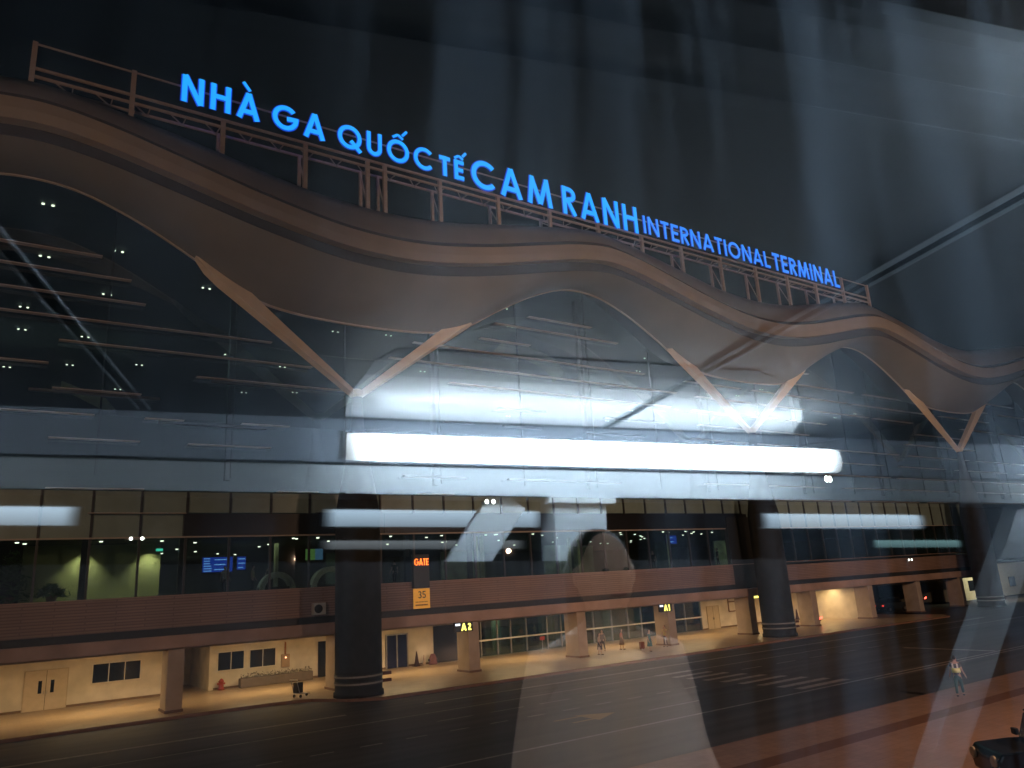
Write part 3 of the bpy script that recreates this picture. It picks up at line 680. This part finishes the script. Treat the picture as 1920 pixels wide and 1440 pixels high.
# ------------------------------------------------------------------ vehicles in the dark passage and the near utility car
def car(x, y, rz, lab, paint, jeep=False):
    e = empty('parked_car', (x, y, -.15), lab, 'car', rz=rz)
    mb = MB()
    side = [(-2.0, .35), (-2.05, .8), (-1.9, 1.0), (-1.0, 1.08), (1.1, 1.12), (1.95, 1.0), (2.05, .7), (2.0, .35)]
    cab = [(-1.0, 1.08), (-.45, 1.62), (1.0, 1.66), (1.6, 1.1)]
    if jeep: cab = [(-.7, 1.08), (-.5, 1.75), (1.9, 1.78), (1.98, 1.05)]
    def ext(poly, w0, w1, name, m_, bv):
        q = MB(); nn = len(poly)
        for yy in (-1, 1):
            for (a, b) in poly: q.v.append((a, yy*(w0 if b < 1.2 else w1), b))
        q.f.append(tuple(range(nn))); q.f.append(tuple(range(nn, 2*nn))[::-1])
        for i in range(nn): q.f.append((i, (i+1) % nn, nn+(i+1) % nn, nn+i))
        return q.build(name, m_, e, bevel=bv)
    ext(side, .85, .85, 'body', paint, .06); ext(cab, .82, .7, 'cabin', DKGL, .04)
    B(-.45 if not jeep else -.5, 1.0 if not jeep else 1.9, -.68, .68, 1.66 if not jeep else 1.78, 1.72 if not jeep else 1.84).build('roof', paint, e, bevel=.03)
    for wx in (-1.3, 1.3):
        for wy in (-.86, .86):
            m_ = MB(); m_.lathe((wx, wy-.11, .34), [(.28, 0), (.34, .03), (.34, .19), (.28, .22)], 22, axis='y'); wh = m_.build('wheel', mat('tyre', (.02, .02, .02), .8), e)
            m_ = MB(); m_.lathe((wx, wy-.12, .34), [(.18, 0), (.2, .12), (.18, .24)], 14, axis='y'); r_ = m_.build('rim', METAL, wh)
    for wy in (-.6, .6):
        m_ = MB(); m_.lathe((-2.03, wy, .78), [(.14, 0), (.15, -.05), (.12, -.08)], 20, axis='x'); m_.build('headlight', mat('headlight', (.75, .6, .4), .15, var=0), e)
        B(2.0, 2.07, wy-.12, wy+.12, .72, .86).build('tail_light', mat('tail_red', (.4, .02, .02), .3, var=0, emit=(1, .05, .03), es=1.5), e)
        B(-.75, -.62, wy*1.6-.12, wy*1.6+.12, 1.12, 1.3).build('mirror', DARK, e, bevel=.03)
    return e
car(93, 55, R(170), 'dark car parked in the passage under the deck at the far right', mat('car_dark', (.03, .04, .05), .25))
car(24.7, 10.45, R(-41), 'near black car at the bottom right corner, seen from above with its mirror out', mat('car_black', (.012, .015, .02), .22), True)
# pale building beyond
fb = empty('pale_building', (125, 60, 0), 'pale low building beyond the end of the terminal deck', 'building')
o = B(-16, 12, -5, 6, 0, 4.6).build('wall', mat('pale_wall', (.5, .48, .36), .8), fb)
B(-16.3, 12.3, -5.3, 6.3, 4.6, 4.9).build('roof', DARK, fb)
for a in (-12, -6, 0): B(a, a+2, -5.03, -4.99, 1.2, 2.6).build('window', DKGL, fb)
lamp('AREA', (115, 51, 5), 500, (1, .9, .6), 3, aim=(115, 55, 1.5))
# masts added out of view to carry the canopy floods
for (a, b, c), t_, e_ in ADDED_FLOODS:
    m_ = empty('added_flood_mast', (a, b, 0), 'tall grey floodlight mast, unseen and added to carry the canopy lights', 'street lamp', 'added floodlight masts out of view')
    q = MB(); q.lathe((0, -.4, 0), [(.16, 0), (.09, 14)], 12); q.build('mast', METAL, m_); B(-.5, .5, -.5, -.3, 13.9, 14.1).build('crossarm', METAL, m_)

# ------------------------------------------------------------------ people
def skin_obj(name, verts, edges, radii, m, parent, sub=1, smooth=True):
    me = bpy.data.meshes.new(name); me.from_pydata(verts, edges, []); me.materials.append(m)
    o = bpy.data.objects.new(name, me); col.objects.link(o); o.parent = parent
    sk = o.modifiers.new('skin', 'SKIN'); sk.use_smooth_shade = True
    for v, r_ in zip(me.skin_vertices[0].data, radii): v.radius = (r_, r_) if not isinstance(r_, tuple) else r_; v.use_root = False
    me.skin_vertices[0].data[0].use_root = True
    if sub: s_ = o.modifiers.new('sub', 'SUBSURF'); s_.levels = sub; s_.render_levels = sub
    return o
def shawl(e, k):
    m_ = MB(); m_.lathe((0, .01, .78*k), [(.27*k, 0), (.275*k, .2*k), (.265*k, .34*k), (.235*k, .47*k), (.18*k, .57*k), (.10*k, .64*k), (.06*k, .69*k)], 30)
    m_.v = [(a, b*.62, c) for a, b, c in m_.v]; m_.build('shawl', CL('shawl', (.88, .60, .44)), e, smooth=True)
SKIN = mat('skin', (.52, .33, .24), .6, var=.05); HAIR = mat('hair', (.012, .01, .009), .5, var=0)
def ellip(c, r, n=14, m=10, cut=None, bumps=None):
    mb = MB()
    for j in range(m+1):
        th = math.pi*j/m
        for i in range(n):
            a = 2*math.pi*i/n; d = Vector((math.sin(th)*math.cos(a), math.sin(th)*math.sin(a), math.cos(th)))
            k = 1+(bumps(d) if bumps else 0)
            mb.v.append((c[0]+r[0]*d.x*k, c[1]+r[1]*d.y*k, c[2]+r[2]*d.z*k))
    for j in range(m):
        for i in range(n): mb.f.append((j*n+i, j*n+(i+1) % n, (j+1)*n+(i+1) % n, (j+1)*n+i))
    return mb
def person(x, y, z, h, rz, lab, top, bot, dress=False, stride=.12, arms=((-.06, .1), (.06, .1)), long_hair=False, extra=None, raise_arm=False, sleeves='short', group=None, hires=False):
    # local: faces -Y, z up
    e = empty('person', (x, y, z), lab, 'person', group, rz); k = h/1.7
    hip = .90*k; sh = 1.40*k; v = []; ed = []; rad = []
    def add(p, r_, par=None):
        v.append(p); rad.append(r_)
        if par is not None: ed.append((par, len(v)-1))
        return len(v)-1
    pe = add((0, 0, hip), .125*k); ch = add((0, .01, 1.18*k), .115*k, pe); nk0 = add((0, .01, sh), .10*k, ch); nk = add((0, 0, 1.48*k), .052*k, nk0)
    hd0 = add((0, -.01, 1.55*k), .075*k, nk); hd = add((0, -.01, 1.63*k), .078*k, hd0)
    legs = []
    for s, st in ((-1, stride), (1, -stride)):
        a = add((s*.09*k, 0, .82*k), .085*k, pe); b = add((s*.10*k, -st*.4, .47*k), .055*k, a); c = add((s*.10*k, -st*1.0+.02, .09*k), .036*k, b); d = add((s*.11*k, -st*1.0-.13*k, .035), .032*k, c)
        legs.append((v[a], v[b], v[c]))
    armp = []
    for (dx, dy), s in zip(arms, (-1, 1)):
        a = add((s*.18*k, .01, 1.37*k), .052*k, nk0); 
        if raise_arm and s == 1:
            b = add((s*.24*k, -.16, 1.17*k), .040*k, a); c = add((s*.16*k, -.33, 1.34*k), .028*k, b); hnd = c
        else:
            b = add((s*.24*k, dy*.3, 1.10*k), .038*k, a); c = add((s*(.25*k)+dx, -dy, .86*k), .027*k, b)
        armp.append((v[a], v[b], v[c]))
        p = Vector(v[c]); d = (p-Vector(v[b])).normalized(); side = Vector((0, 1, 0)) if abs(d.y) < .8 else Vector((1, 0, 0))
        side = (side-d*side.dot(d)).normalized(); pal = add(tuple(p+d*.06), .028*k, c)
        nf = Vector(v[pal])
        for q, L_ in ((-.024, .055), (-.008, .068), (.008, .064), (.024, .05)):
            f1 = add(tuple(nf+side*q*1.1+d*.035), .0085, pal); add(tuple(nf+side*q*1.2+d*(.035+L_)+Vector((-s*.012, 0, 0))), .007, f1)
        t1 = add(tuple(p+d*.03-side*.035), .009, c); add(tuple(p+d*.075-side*.05), .008, t1)
    skin_obj('body', v, ed, rad, SKIN, e, 2 if hires else 1)
    # head with nose, ears on the body's head: a fuller skull
    def hb(d):
        b = 0
        if d.y < -.75 and abs(d.x) < .18 and -.35 < d.z < .05: b += .14*(1-abs(d.x)/.2)
        if d.y < -.5 and abs(abs(d.x)-.38) < .16 and 0 < d.z < .22: b -= .05
        if d.y < -.75 and abs(d.x) < .25 and -.55 < d.z < -.42: b += .04
        if abs(d.x) > .93 and abs(d.z) < .25: b += .13
        return b
    hm = ellip((0, -.015*k, 1.60*k), (.078*k, .098*k, .118*k), 28, 22, bumps=hb).build('head', SKIN, e, smooth=True)
    hv = ellip((0, .024*k, 1.636*k), (.087*k, .100*k, .098*k), 20, 14).build('hair', HAIR, e, smooth=True)
    if long_hair:
        m_ = MB(); m_.lathe((0, .06*k, 1.34*k), [(.03, 0), (.085*k, .1*k), (.09*k, .28*k), (.05, .34*k)], 14); m_.build('hair_back', HAIR, e, smooth=True)
    if hires:
        for s in (-1, 1):
            ellip((s*.03*k, -.10*k, 1.612*k), (.010, .008, .005), 10, 8).build('eye', mat('eye', (.05, .04, .035), .2, var=0), hm)
        ellip((0, -.107*k, 1.548*k), (.024, .008, .007), 12, 8).build('mouth', mat('lips', (.35, .12, .1), .5, var=0), hm)
    # clothes
    tv = [(0, 0, hip*.93), (0, .01, 1.18*k), (0, .01, sh), (0, .005, 1.43*k)]; te = [(0, 1), (1, 2), (2, 3)]; tr = [.15*k, .14*k, .125*k, .06*k]
    for (a, b, c), s in zip(armp, (-1, 1)):
        i = len(tv); tv += [a, tuple(Vector(a)+(Vector(b)-Vector(a))*(.55 if sleeves == 'short' else 1))]; te += [(2, i), (i, i+1)]; tr += [.068*k, .055*k]
        if sleeves == 'long': tv.append(tuple(Vector(b)+(Vector(c)-Vector(b))*.92)); te.append((i+1, i+2)); tr.append(.042*k)
    skin_obj('shirt' if not dress else 'dress_top', tv, te, tr, top, e, 2 if hires else 1)
    if dress:
        m_ = MB(); m_.lathe((0, 0, .42*k), [(.23*k, 0), (.2*k, .2*k), (.165*k, .42*k), (.14*k, .62*k)], 20); m_.build('skirt', bot, e, smooth=True)
    else:
        lv = [(0, 0, hip+.06), (0, 0, hip-.03)]; le = [(0, 1)]; lr = [.135*k, .12*k]
        for (a, b, c) in legs:
            i = len(lv); a = tuple(Vector(a).lerp(Vector(b), .35)); lv += [a, b, (c[0], c[1], c[2]+.02)]; le += [(1, i), (i, i+1), (i+1, i+2)]; lr += [.085*k, .068*k, .06*k]
        skin_obj('trousers', lv, le, lr, bot, e)
    for (a, b, c) in legs:
        ellip((c[0], c[1]-.06, .035), (.05, .13, .045), 12, 8).build('shoe', DARK, e, smooth=True)
    if extra: extra(e, k)
    return e
CL = lambda n_, c: mat('cloth_'+n_, c, .85, var=.12, scale=8)
def bag(dx, dz, c, sz=.2):
    def f(e, k):
        m_ = MB(); m_.box(dx-sz/2, dx+sz/2, -.08, .08, dz-sz, dz); m_.build('bag', c, e, bevel=.02)
        m_ = MB(); m_.tube([(dx, -.05, dz), (dx, 0, dz+.15), (dx, .05, dz)], .01); m_.build('bag_strap', c, e)
    return f
person(41.2, 49.5, 0, 1.66, R(40), 'person in a dark navy dress walking with a small pale bag', CL('cream', (.5, .38, .3)), CL('navy', (.03, .035, .06)), True, .16, extra=bag(-.3, .6, CL('palebag', (.5, .42, .38))), long_hair=True)
person(43.3, 51.6, 0, 1.68, R(-60), 'person in dark clothes walking between the two in dresses', CL('grey', (.16, .13, .12)), CL('black', (.03, .03, .035)), False, .2)
person(44.9, 51.0, 0, 1.64, R(60), 'person in a pink top and grey skirt with a dark jacket on the arm', CL('pink', (.6, .22, .2)), CL('greyskirt', (.2, .15, .13)), True, .14, long_hair=True)
person(44.7, 47.4, 0, 1.66, R(20), 'person in a teal dress standing alone near the kerb', CL('teal', (.02, .14, .16)), CL('teal', (.02, .14, .16)), True, .06, long_hair=True)
person(48.05, 49.0, 0, 1.72, R(-80), 'person in a cream shirt beside the A1 pillar looking at a raised phone', CL('creamshirt', (.6, .5, .25)), CL('darktrousers', (.10, .06, .05)), False, .08, raise_arm=True)
def vest(e, k):
    for zz in (1.0, ):
        m_ = MB(); m_.lathe((0, .0, 1.0*k), [(.185*k, 0), (.18*k, .19*k)], 20); m_.build('reflective_band', mat('hi_vis', (.75, .75, .22), .6), e, smooth=True)
    for s in (-1, 1):
        B(s*.09-.03, s*.09+.03, -.165*k, .165*k, 1.2*k, 1.38*k).build('reflective_strap', mat('hi_vis_white', (.8, .8, .72), .6), e)
person(36.2, 18.9, 0, 1.68, R(110), 'person in a yellow banded safety vest and teal trousers walking on the red paving', CL('vestgrey', (.09, .10, .11)), CL('tealtr', (.03, .09, .10)), False, .2, extra=vest)
for i, (x, y, c, lab) in enumerate(((12.6, 52.4, (.6, .55, .5), 'person in a white top inside the departures hall below the flight screens'), (14.5, 52.8, (.5, .42, .2), 'person in a yellowish top inside the departures hall right of the screens'), (16.0, 54.4, (.03, .03, .03), 'person in black inside the departures hall behind the hoop arch'), (24.6, 52.3, (.02, .05, .03), 'person in dark green inside the departures hall left of the GATE display'), (59.0, 51.8, (.02, .02, .02), 'person in black standing close to the glass at the right end of the hall'), (51.0, 52.5, (.04, .05, .05), 'person in dark clothes leaning at a table in the departures hall'))):
    person(x, y, 6.42, 1.68, R(60*i), lab, CL('in%d' % i, c), CL('inb', (.03, .03, .035)), False, .08)

# ------------------------------------------------------------------ glazed walkway the photograph is taken from
e1 = Vector((.94562, -.32259, -.04165)).normalized(); e2 = Vector((.32287, .94644, 0)).normalized(); e3 = e1.cross(e2)
if e3.z < 0: e3 = -e3
LW = Matrix(((e1.x, e2.x, e3.x, CAM.x), (e1.y, e2.y, e3.y, CAM.y), (e1.z, e2.z, e3.z, CAM.z), (0, 0, 0, 1)))
TP = .4
br = empty('walkway_bridge', (0, 0, 0), 'glazed footbridge whose pale steel interior and window pane face the terminal', 'footbridge'); br.matrix_world = LW
STEEL = mat('white_steel', (.44, .50, .55), .5, var=.05, scale=2)
CEIL = mat('bridge_ceiling', (.175, .20, .225), .6, var=.03, scale=1.2, stretch=(.25, 6, 1))
DKP = mat('charcoal_panel', (.02, .02, .022), .7, var=.1)
def Lb(s0, s1, v0, v1, h0, h1):      # box given by its distance behind the glass as mirrored
    t0, t1 = 2*TP-v1, 2*TP-v0
    return B(s0, s1, t0, t1, h0, h1)
Lb(-12, 18, .70, 3.6, .757, .80).build('ceiling', CEIL, br)
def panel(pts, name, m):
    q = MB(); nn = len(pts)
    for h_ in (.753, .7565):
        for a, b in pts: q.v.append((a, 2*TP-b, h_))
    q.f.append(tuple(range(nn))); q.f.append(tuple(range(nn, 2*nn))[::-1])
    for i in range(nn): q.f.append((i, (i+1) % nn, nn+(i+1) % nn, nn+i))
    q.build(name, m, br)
panel([(.13, 3.3), (2.38, 3.3), (2.2, 2.95), (1.95, 2.62), (.17, 2.62), (.13, 2.9)], 'ceiling_glow', mat('ceiling_glow_bright', (.82, .87, .92), .7, var=.02))  # tube glow painted on the ceiling in stepped paler tones
panel([(.17, 2.615), (1.95, 2.615), (1.8, 2.45), (.19, 2.45)], 'ceiling_glow', mat('ceiling_glow_mid', (.50, .54, .58), .7, var=.02))
panel([(.19, 2.445), (1.79, 2.445), (1.55, 2.3), (.25, 2.3)], 'ceiling_glow', mat('ceiling_glow_faint', (.30, .33, .36), .7, var=.02))
Lb(-12, 18, .40, .68, .757, .80).build('ceiling_edge', DKP, br)
for a, b in ((.725, .76), (.80, .835), (.90, .93)): Lb(-12, 18, a, b, .7545, .756).build('ceiling_trim', mat('trim_strip', (.185, .215, .245), .6, var=.03), br)
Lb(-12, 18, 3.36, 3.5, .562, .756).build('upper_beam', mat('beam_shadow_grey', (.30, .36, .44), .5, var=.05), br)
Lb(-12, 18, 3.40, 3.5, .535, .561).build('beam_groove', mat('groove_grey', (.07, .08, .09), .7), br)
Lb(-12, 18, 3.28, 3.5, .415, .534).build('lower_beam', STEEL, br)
for s in (-4.7, -.67, 1.36, 5.42, 9.5):
    Lb(s-.03, s-.024, .85, 3.3, .745, .756).build('crossbar', STEEL, br)
    Lb(s-.022, s+.012, .85, 3.3, .752, .756).build('crossbar_shade', mat('shade_grey', (.06, .08, .10), .6), br)  # dark strip painted in for the crossbar's shadow edges
    Lb(s+.012, s+.018, .85, 3.3, .745, .756).build('crossbar', STEEL, br)
for s in (-5.9, -1.8+-1, 1.21, 5.2, 9.2):
    Lb(s-.125, s+.125, 3.3, 3.52, -1.5, .414).build('post', STEEL, br)
    Lb(s-.16, s+.16, 3.26, 3.35, .385, .414).build('post_plate', STEEL, br)
for s in (.89, 3.92, -3.6):
    for w0 in (0,):
        m_ = MB(); yv = 2*TP-3.4
        a = (s, yv, .414); b = (s-.68*1.9, yv, -1.49); m_.bar(a, b, .17, .1, (0, 1, 0)); m_.build('brace', STEEL, br)
Lb(-3.2, 2.25, 3.20, 3.27, -1.5, .125).build('masking_board', DKP, br)  # blank dark board added to hide the lower post and brace
Lb(-12, 18, .4, 3.6, -1.55, -1.5).build('floor', DKP, br)
Lb(-12, 18, 3.3, 3.5, -1.49, -1.1).build('low_wall', DKP, br)
B(-12, 18, TP-.02, TP+.1, -1.5, -1.05).build('sill', STEEL, br)
B(-12, 18, TP-.02, TP+.1, .82, 1.1).build('head_beam', DKP, br)
# pane: clear reflective glass with dried water streaks, haze painted in to the right
m = bpy.data.materials.new('window_glass'); m.use_nodes = True; n = m.node_tree; n.nodes.remove(n.nodes['Principled BSDF'])
out = n.nodes['Material Output']; tr = n.nodes.new('ShaderNodeBsdfTransparent'); gl = n.nodes.new('ShaderNodeBsdfGlossy'); df = n.nodes.new('ShaderNodeBsdfDiffuse')
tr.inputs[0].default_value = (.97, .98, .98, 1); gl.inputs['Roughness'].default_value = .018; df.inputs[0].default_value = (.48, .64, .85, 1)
mx = n.nodes.new('ShaderNodeMixShader'); mx.inputs[0].default_value = .17; mx2 = n.nodes.new('ShaderNodeMixShader')
tc = n.nodes.new('ShaderNodeTexCoord'); mp = n.nodes.new('ShaderNodeMapping'); mp.inputs['Scale'].default_value = (26, 1, 2.2)
nz = n.nodes.new('ShaderNodeTexNoise'); nz.inputs['Scale'].default_value = 1; nz.inputs['Detail'].default_value = 3; nz.inputs['Roughness'].default_value = .55
mr = n.nodes.new('ShaderNodeMapRange'); mr.inputs[1].default_value = .42; mr.inputs[2].default_value = .85; mr.inputs[3].default_value = .0; mr.inputs[4].default_value = .18
n.links.new(tc.outputs['Object'], mp.inputs[0]); n.links.new(mp.outputs[0], nz.inputs['Vector']); n.links.new(nz.outputs['Fac'], mr.inputs[0])
n.links.new(tr.outputs[0], mx.inputs[1]); n.links.new(gl.outputs[0], mx.inputs[2]); n.links.new(mx.outputs[0], mx2.inputs[1]); n.links.new(df.outputs[0], mx2.inputs[2])
nz2 = n.nodes.new('ShaderNodeTexNoise'); nz2.inputs['Scale'].default_value = 1.6; nz2.inputs['Detail'].default_value = 2; n.links.new(tc.outputs['Object'], nz2.inputs['Vector'])
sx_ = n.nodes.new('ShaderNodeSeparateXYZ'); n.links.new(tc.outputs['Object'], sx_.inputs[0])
mr3 = n.nodes.new('ShaderNodeMapRange'); mr3.inputs[1].default_value = -.12; mr3.inputs[2].default_value = .55; mr3.inputs[3].default_value = .06; mr3.inputs[4].default_value = 1; n.links.new(sx_.outputs['X'], mr3.inputs[0])  # streaks thicken rightward, painting in the brighter haze there
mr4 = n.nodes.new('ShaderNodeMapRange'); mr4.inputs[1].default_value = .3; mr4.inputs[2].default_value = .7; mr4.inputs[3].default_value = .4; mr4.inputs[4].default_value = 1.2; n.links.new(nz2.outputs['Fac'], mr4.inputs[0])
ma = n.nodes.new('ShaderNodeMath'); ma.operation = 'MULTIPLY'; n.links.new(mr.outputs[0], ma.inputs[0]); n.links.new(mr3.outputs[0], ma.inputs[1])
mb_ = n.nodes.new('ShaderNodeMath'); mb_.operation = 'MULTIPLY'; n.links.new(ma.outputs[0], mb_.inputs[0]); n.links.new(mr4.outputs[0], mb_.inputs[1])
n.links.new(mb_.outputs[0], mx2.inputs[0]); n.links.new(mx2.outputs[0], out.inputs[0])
pm = MB(); pm.quad((-8, TP, -1.05), (12, TP, -1.05), (12, TP, .82), (-8, TP, .82)); pm.build('window_pane', m, br)
# tube lamps
def tube_mat(name, c, es, L_, hh):
    if name in MATS: return MATS[name]
    m = emis(name, c, es); n = m.node_tree; b = n.nodes['Principled BSDF']
    tc = n.nodes.new('ShaderNodeTexCoord'); sp = n.nodes.new('ShaderNodeSeparateXYZ'); n.links.new(tc.outputs['Object'], sp.inputs[0])
    ab = n.nodes.new('ShaderNodeMath'); ab.operation = 'ABSOLUTE'; n.links.new(sp.outputs['X'], ab.inputs[0])
    r1 = n.nodes.new('ShaderNodeMapRange'); r1.interpolation_type = 'SMOOTHSTEP'; r1.inputs[1].default_value = L_/2-.14*L_/2; r1.inputs[2].default_value = L_/2; r1.inputs[3].default_value = 1; r1.inputs[4].default_value = .10; n.links.new(ab.outputs[0], r1.inputs[0])
    r2_ = n.nodes.new('ShaderNodeMapRange'); r2_.inputs[1].default_value = -hh; r2_.inputs[2].default_value = hh*.6; r2_.inputs[3].default_value = .55; r2_.inputs[4].default_value = 1.1; n.links.new(sp.outputs['Z'], r2_.inputs[0])
    mu = n.nodes.new('ShaderNodeMath'); mu.operation = 'MULTIPLY'; n.links.new(r1.outputs[0], mu.inputs[0]); n.links.new(r2_.outputs[0], mu.inputs[1])
    m2 = n.nodes.new('ShaderNodeMath'); m2.operation = 'MULTIPLY'; m2.inputs[1].default_value = es; n.links.new(mu.outputs[0], m2.inputs[0]); n.links.new(m2.outputs[0], b.inputs['Emission Strength']); return m
def tube(s0, s1, v, h0, h1, es, name, lab, grp, colr=(.78, .91, 1.0), near=False):
    e = empty('tube_lamp', (0, 0, 0), lab, 'lamp', grp); t_ = 2*TP-v; c = ((s0+s1)/2, t_, (h0+h1)/2)
    e.matrix_world = LW @ Matrix.Translation(c)
    L_ = s1-s0; hh = (h1-h0)/2; m_ = MB(); k = []
    # rounded diffuser profile
    prof = [(hh*math.cos(R(a))*.6, hh*math.sin(R(a))) for a in range(-90, 91, 15)]
    for x in (-L_/2, L_/2):
        for (a, b) in prof: m_.v.append((x, a, b))
        m_.v.append((x, -hh*.3, hh)); m_.v.append((x, -hh*.3, -hh))
    nn = len(prof)+2
    for i in range(nn): m_.f.append((i, (i+1) % nn, nn+(i+1) % nn, nn+i))
    m_.f.append(tuple(range(nn))); m_.f.append(tuple(range(nn, 2*nn)))
    m_.build('diffuser', tube_mat(name, colr, es, L_, hh), e)
    for x in (-L_/2-.03, L_/2): B(x, x+.03, -hh*.3, hh*.55, -hh*.95, hh*.95).build('end_cap', STEEL, e)
tube(.129, 2.392, 3.0, .512, .618, 62, 'tube_main', 'bright white tube lamp on the pale beam, the largest reflected one', 'tube lamps of the walkway')
tube(3.8, 6.2, 3.0, .512, .618, 62, 'tube_main', 'white tube lamp farther along the pale beam, outside the photograph', 'tube lamps of the walkway')
tube(-5.4, -3.0, 3.0, .512, .618, 62, 'tube_main', 'white tube lamp behind on the pale beam, outside the photograph', 'tube lamps of the walkway')
tube(.86, 3.2, .55, .55, .62, 92, 'tube_near', 'slim tube lamp above the window pane, outside the photograph', 'tube lamps of the walkway')
for s0_, lb_ in ((-3.2, 'slim fill tube added above the pane under a light shield, first one left of the camera'), (-6.2, 'slim fill tube added above the pane under a light shield, far left end')):
    tube(s0_, s0_+2.4, .55, .47, .59, 75, 'tube_fill', lb_, 'tube lamps of the walkway')  # unseen fill tubes added to brighten the far beams and passenger
    Lb(s0_-.1, s0_+2.5, .40, .78, .60, .61).build('light_shield', DKP, br)  # added shield, keeps the fill light off the ceiling
for i, s in enumerate((-4.55, .14, 5.3)):  # glowing tubes added in place of repeat reflections of the lamp row
    tube(s, s+2.42, 8.2, .69, .865, 4.3, 'tube_far', ('bluish tube of the second row, added for a repeat reflection, at the left edge', 'bluish tube of the second row, added for a repeat reflection, behind the slanting brace', 'bluish tube of the second row, added for a repeat reflection, right of the pale post')[i], 'second row of tubes, added for repeat reflections', (.55, .76, .95))
tube(.2, 3.7, 13, .72, .86, .9, 'tube_dim', 'faint tube of the third row, added for a repeat reflection, behind the slanting brace', 'third row of tubes, added for repeat reflections')
tube(10.9, 13.1, 13, .72, .86, 1.3, 'tube_dim2', 'faint teal tube of the third row, added for a repeat reflection, right', 'third row of tubes, added for repeat reflections', (.5, .95, 1))
# the passenger whose reflection shows in the pane
pl = LW @ Vector((.77, 2*TP-1.95, 0))
person(pl.x, pl.y, 6.0-1.50, 1.60, R(160), 'passenger with dark hair and a pale shawl reflected in the walkway window', CL('passenger', (.8, .54, .4)), CL('passenger', (.75, .52, .38)), True, .02, sleeves='long', long_hair=True, hires=True, extra=shawl)
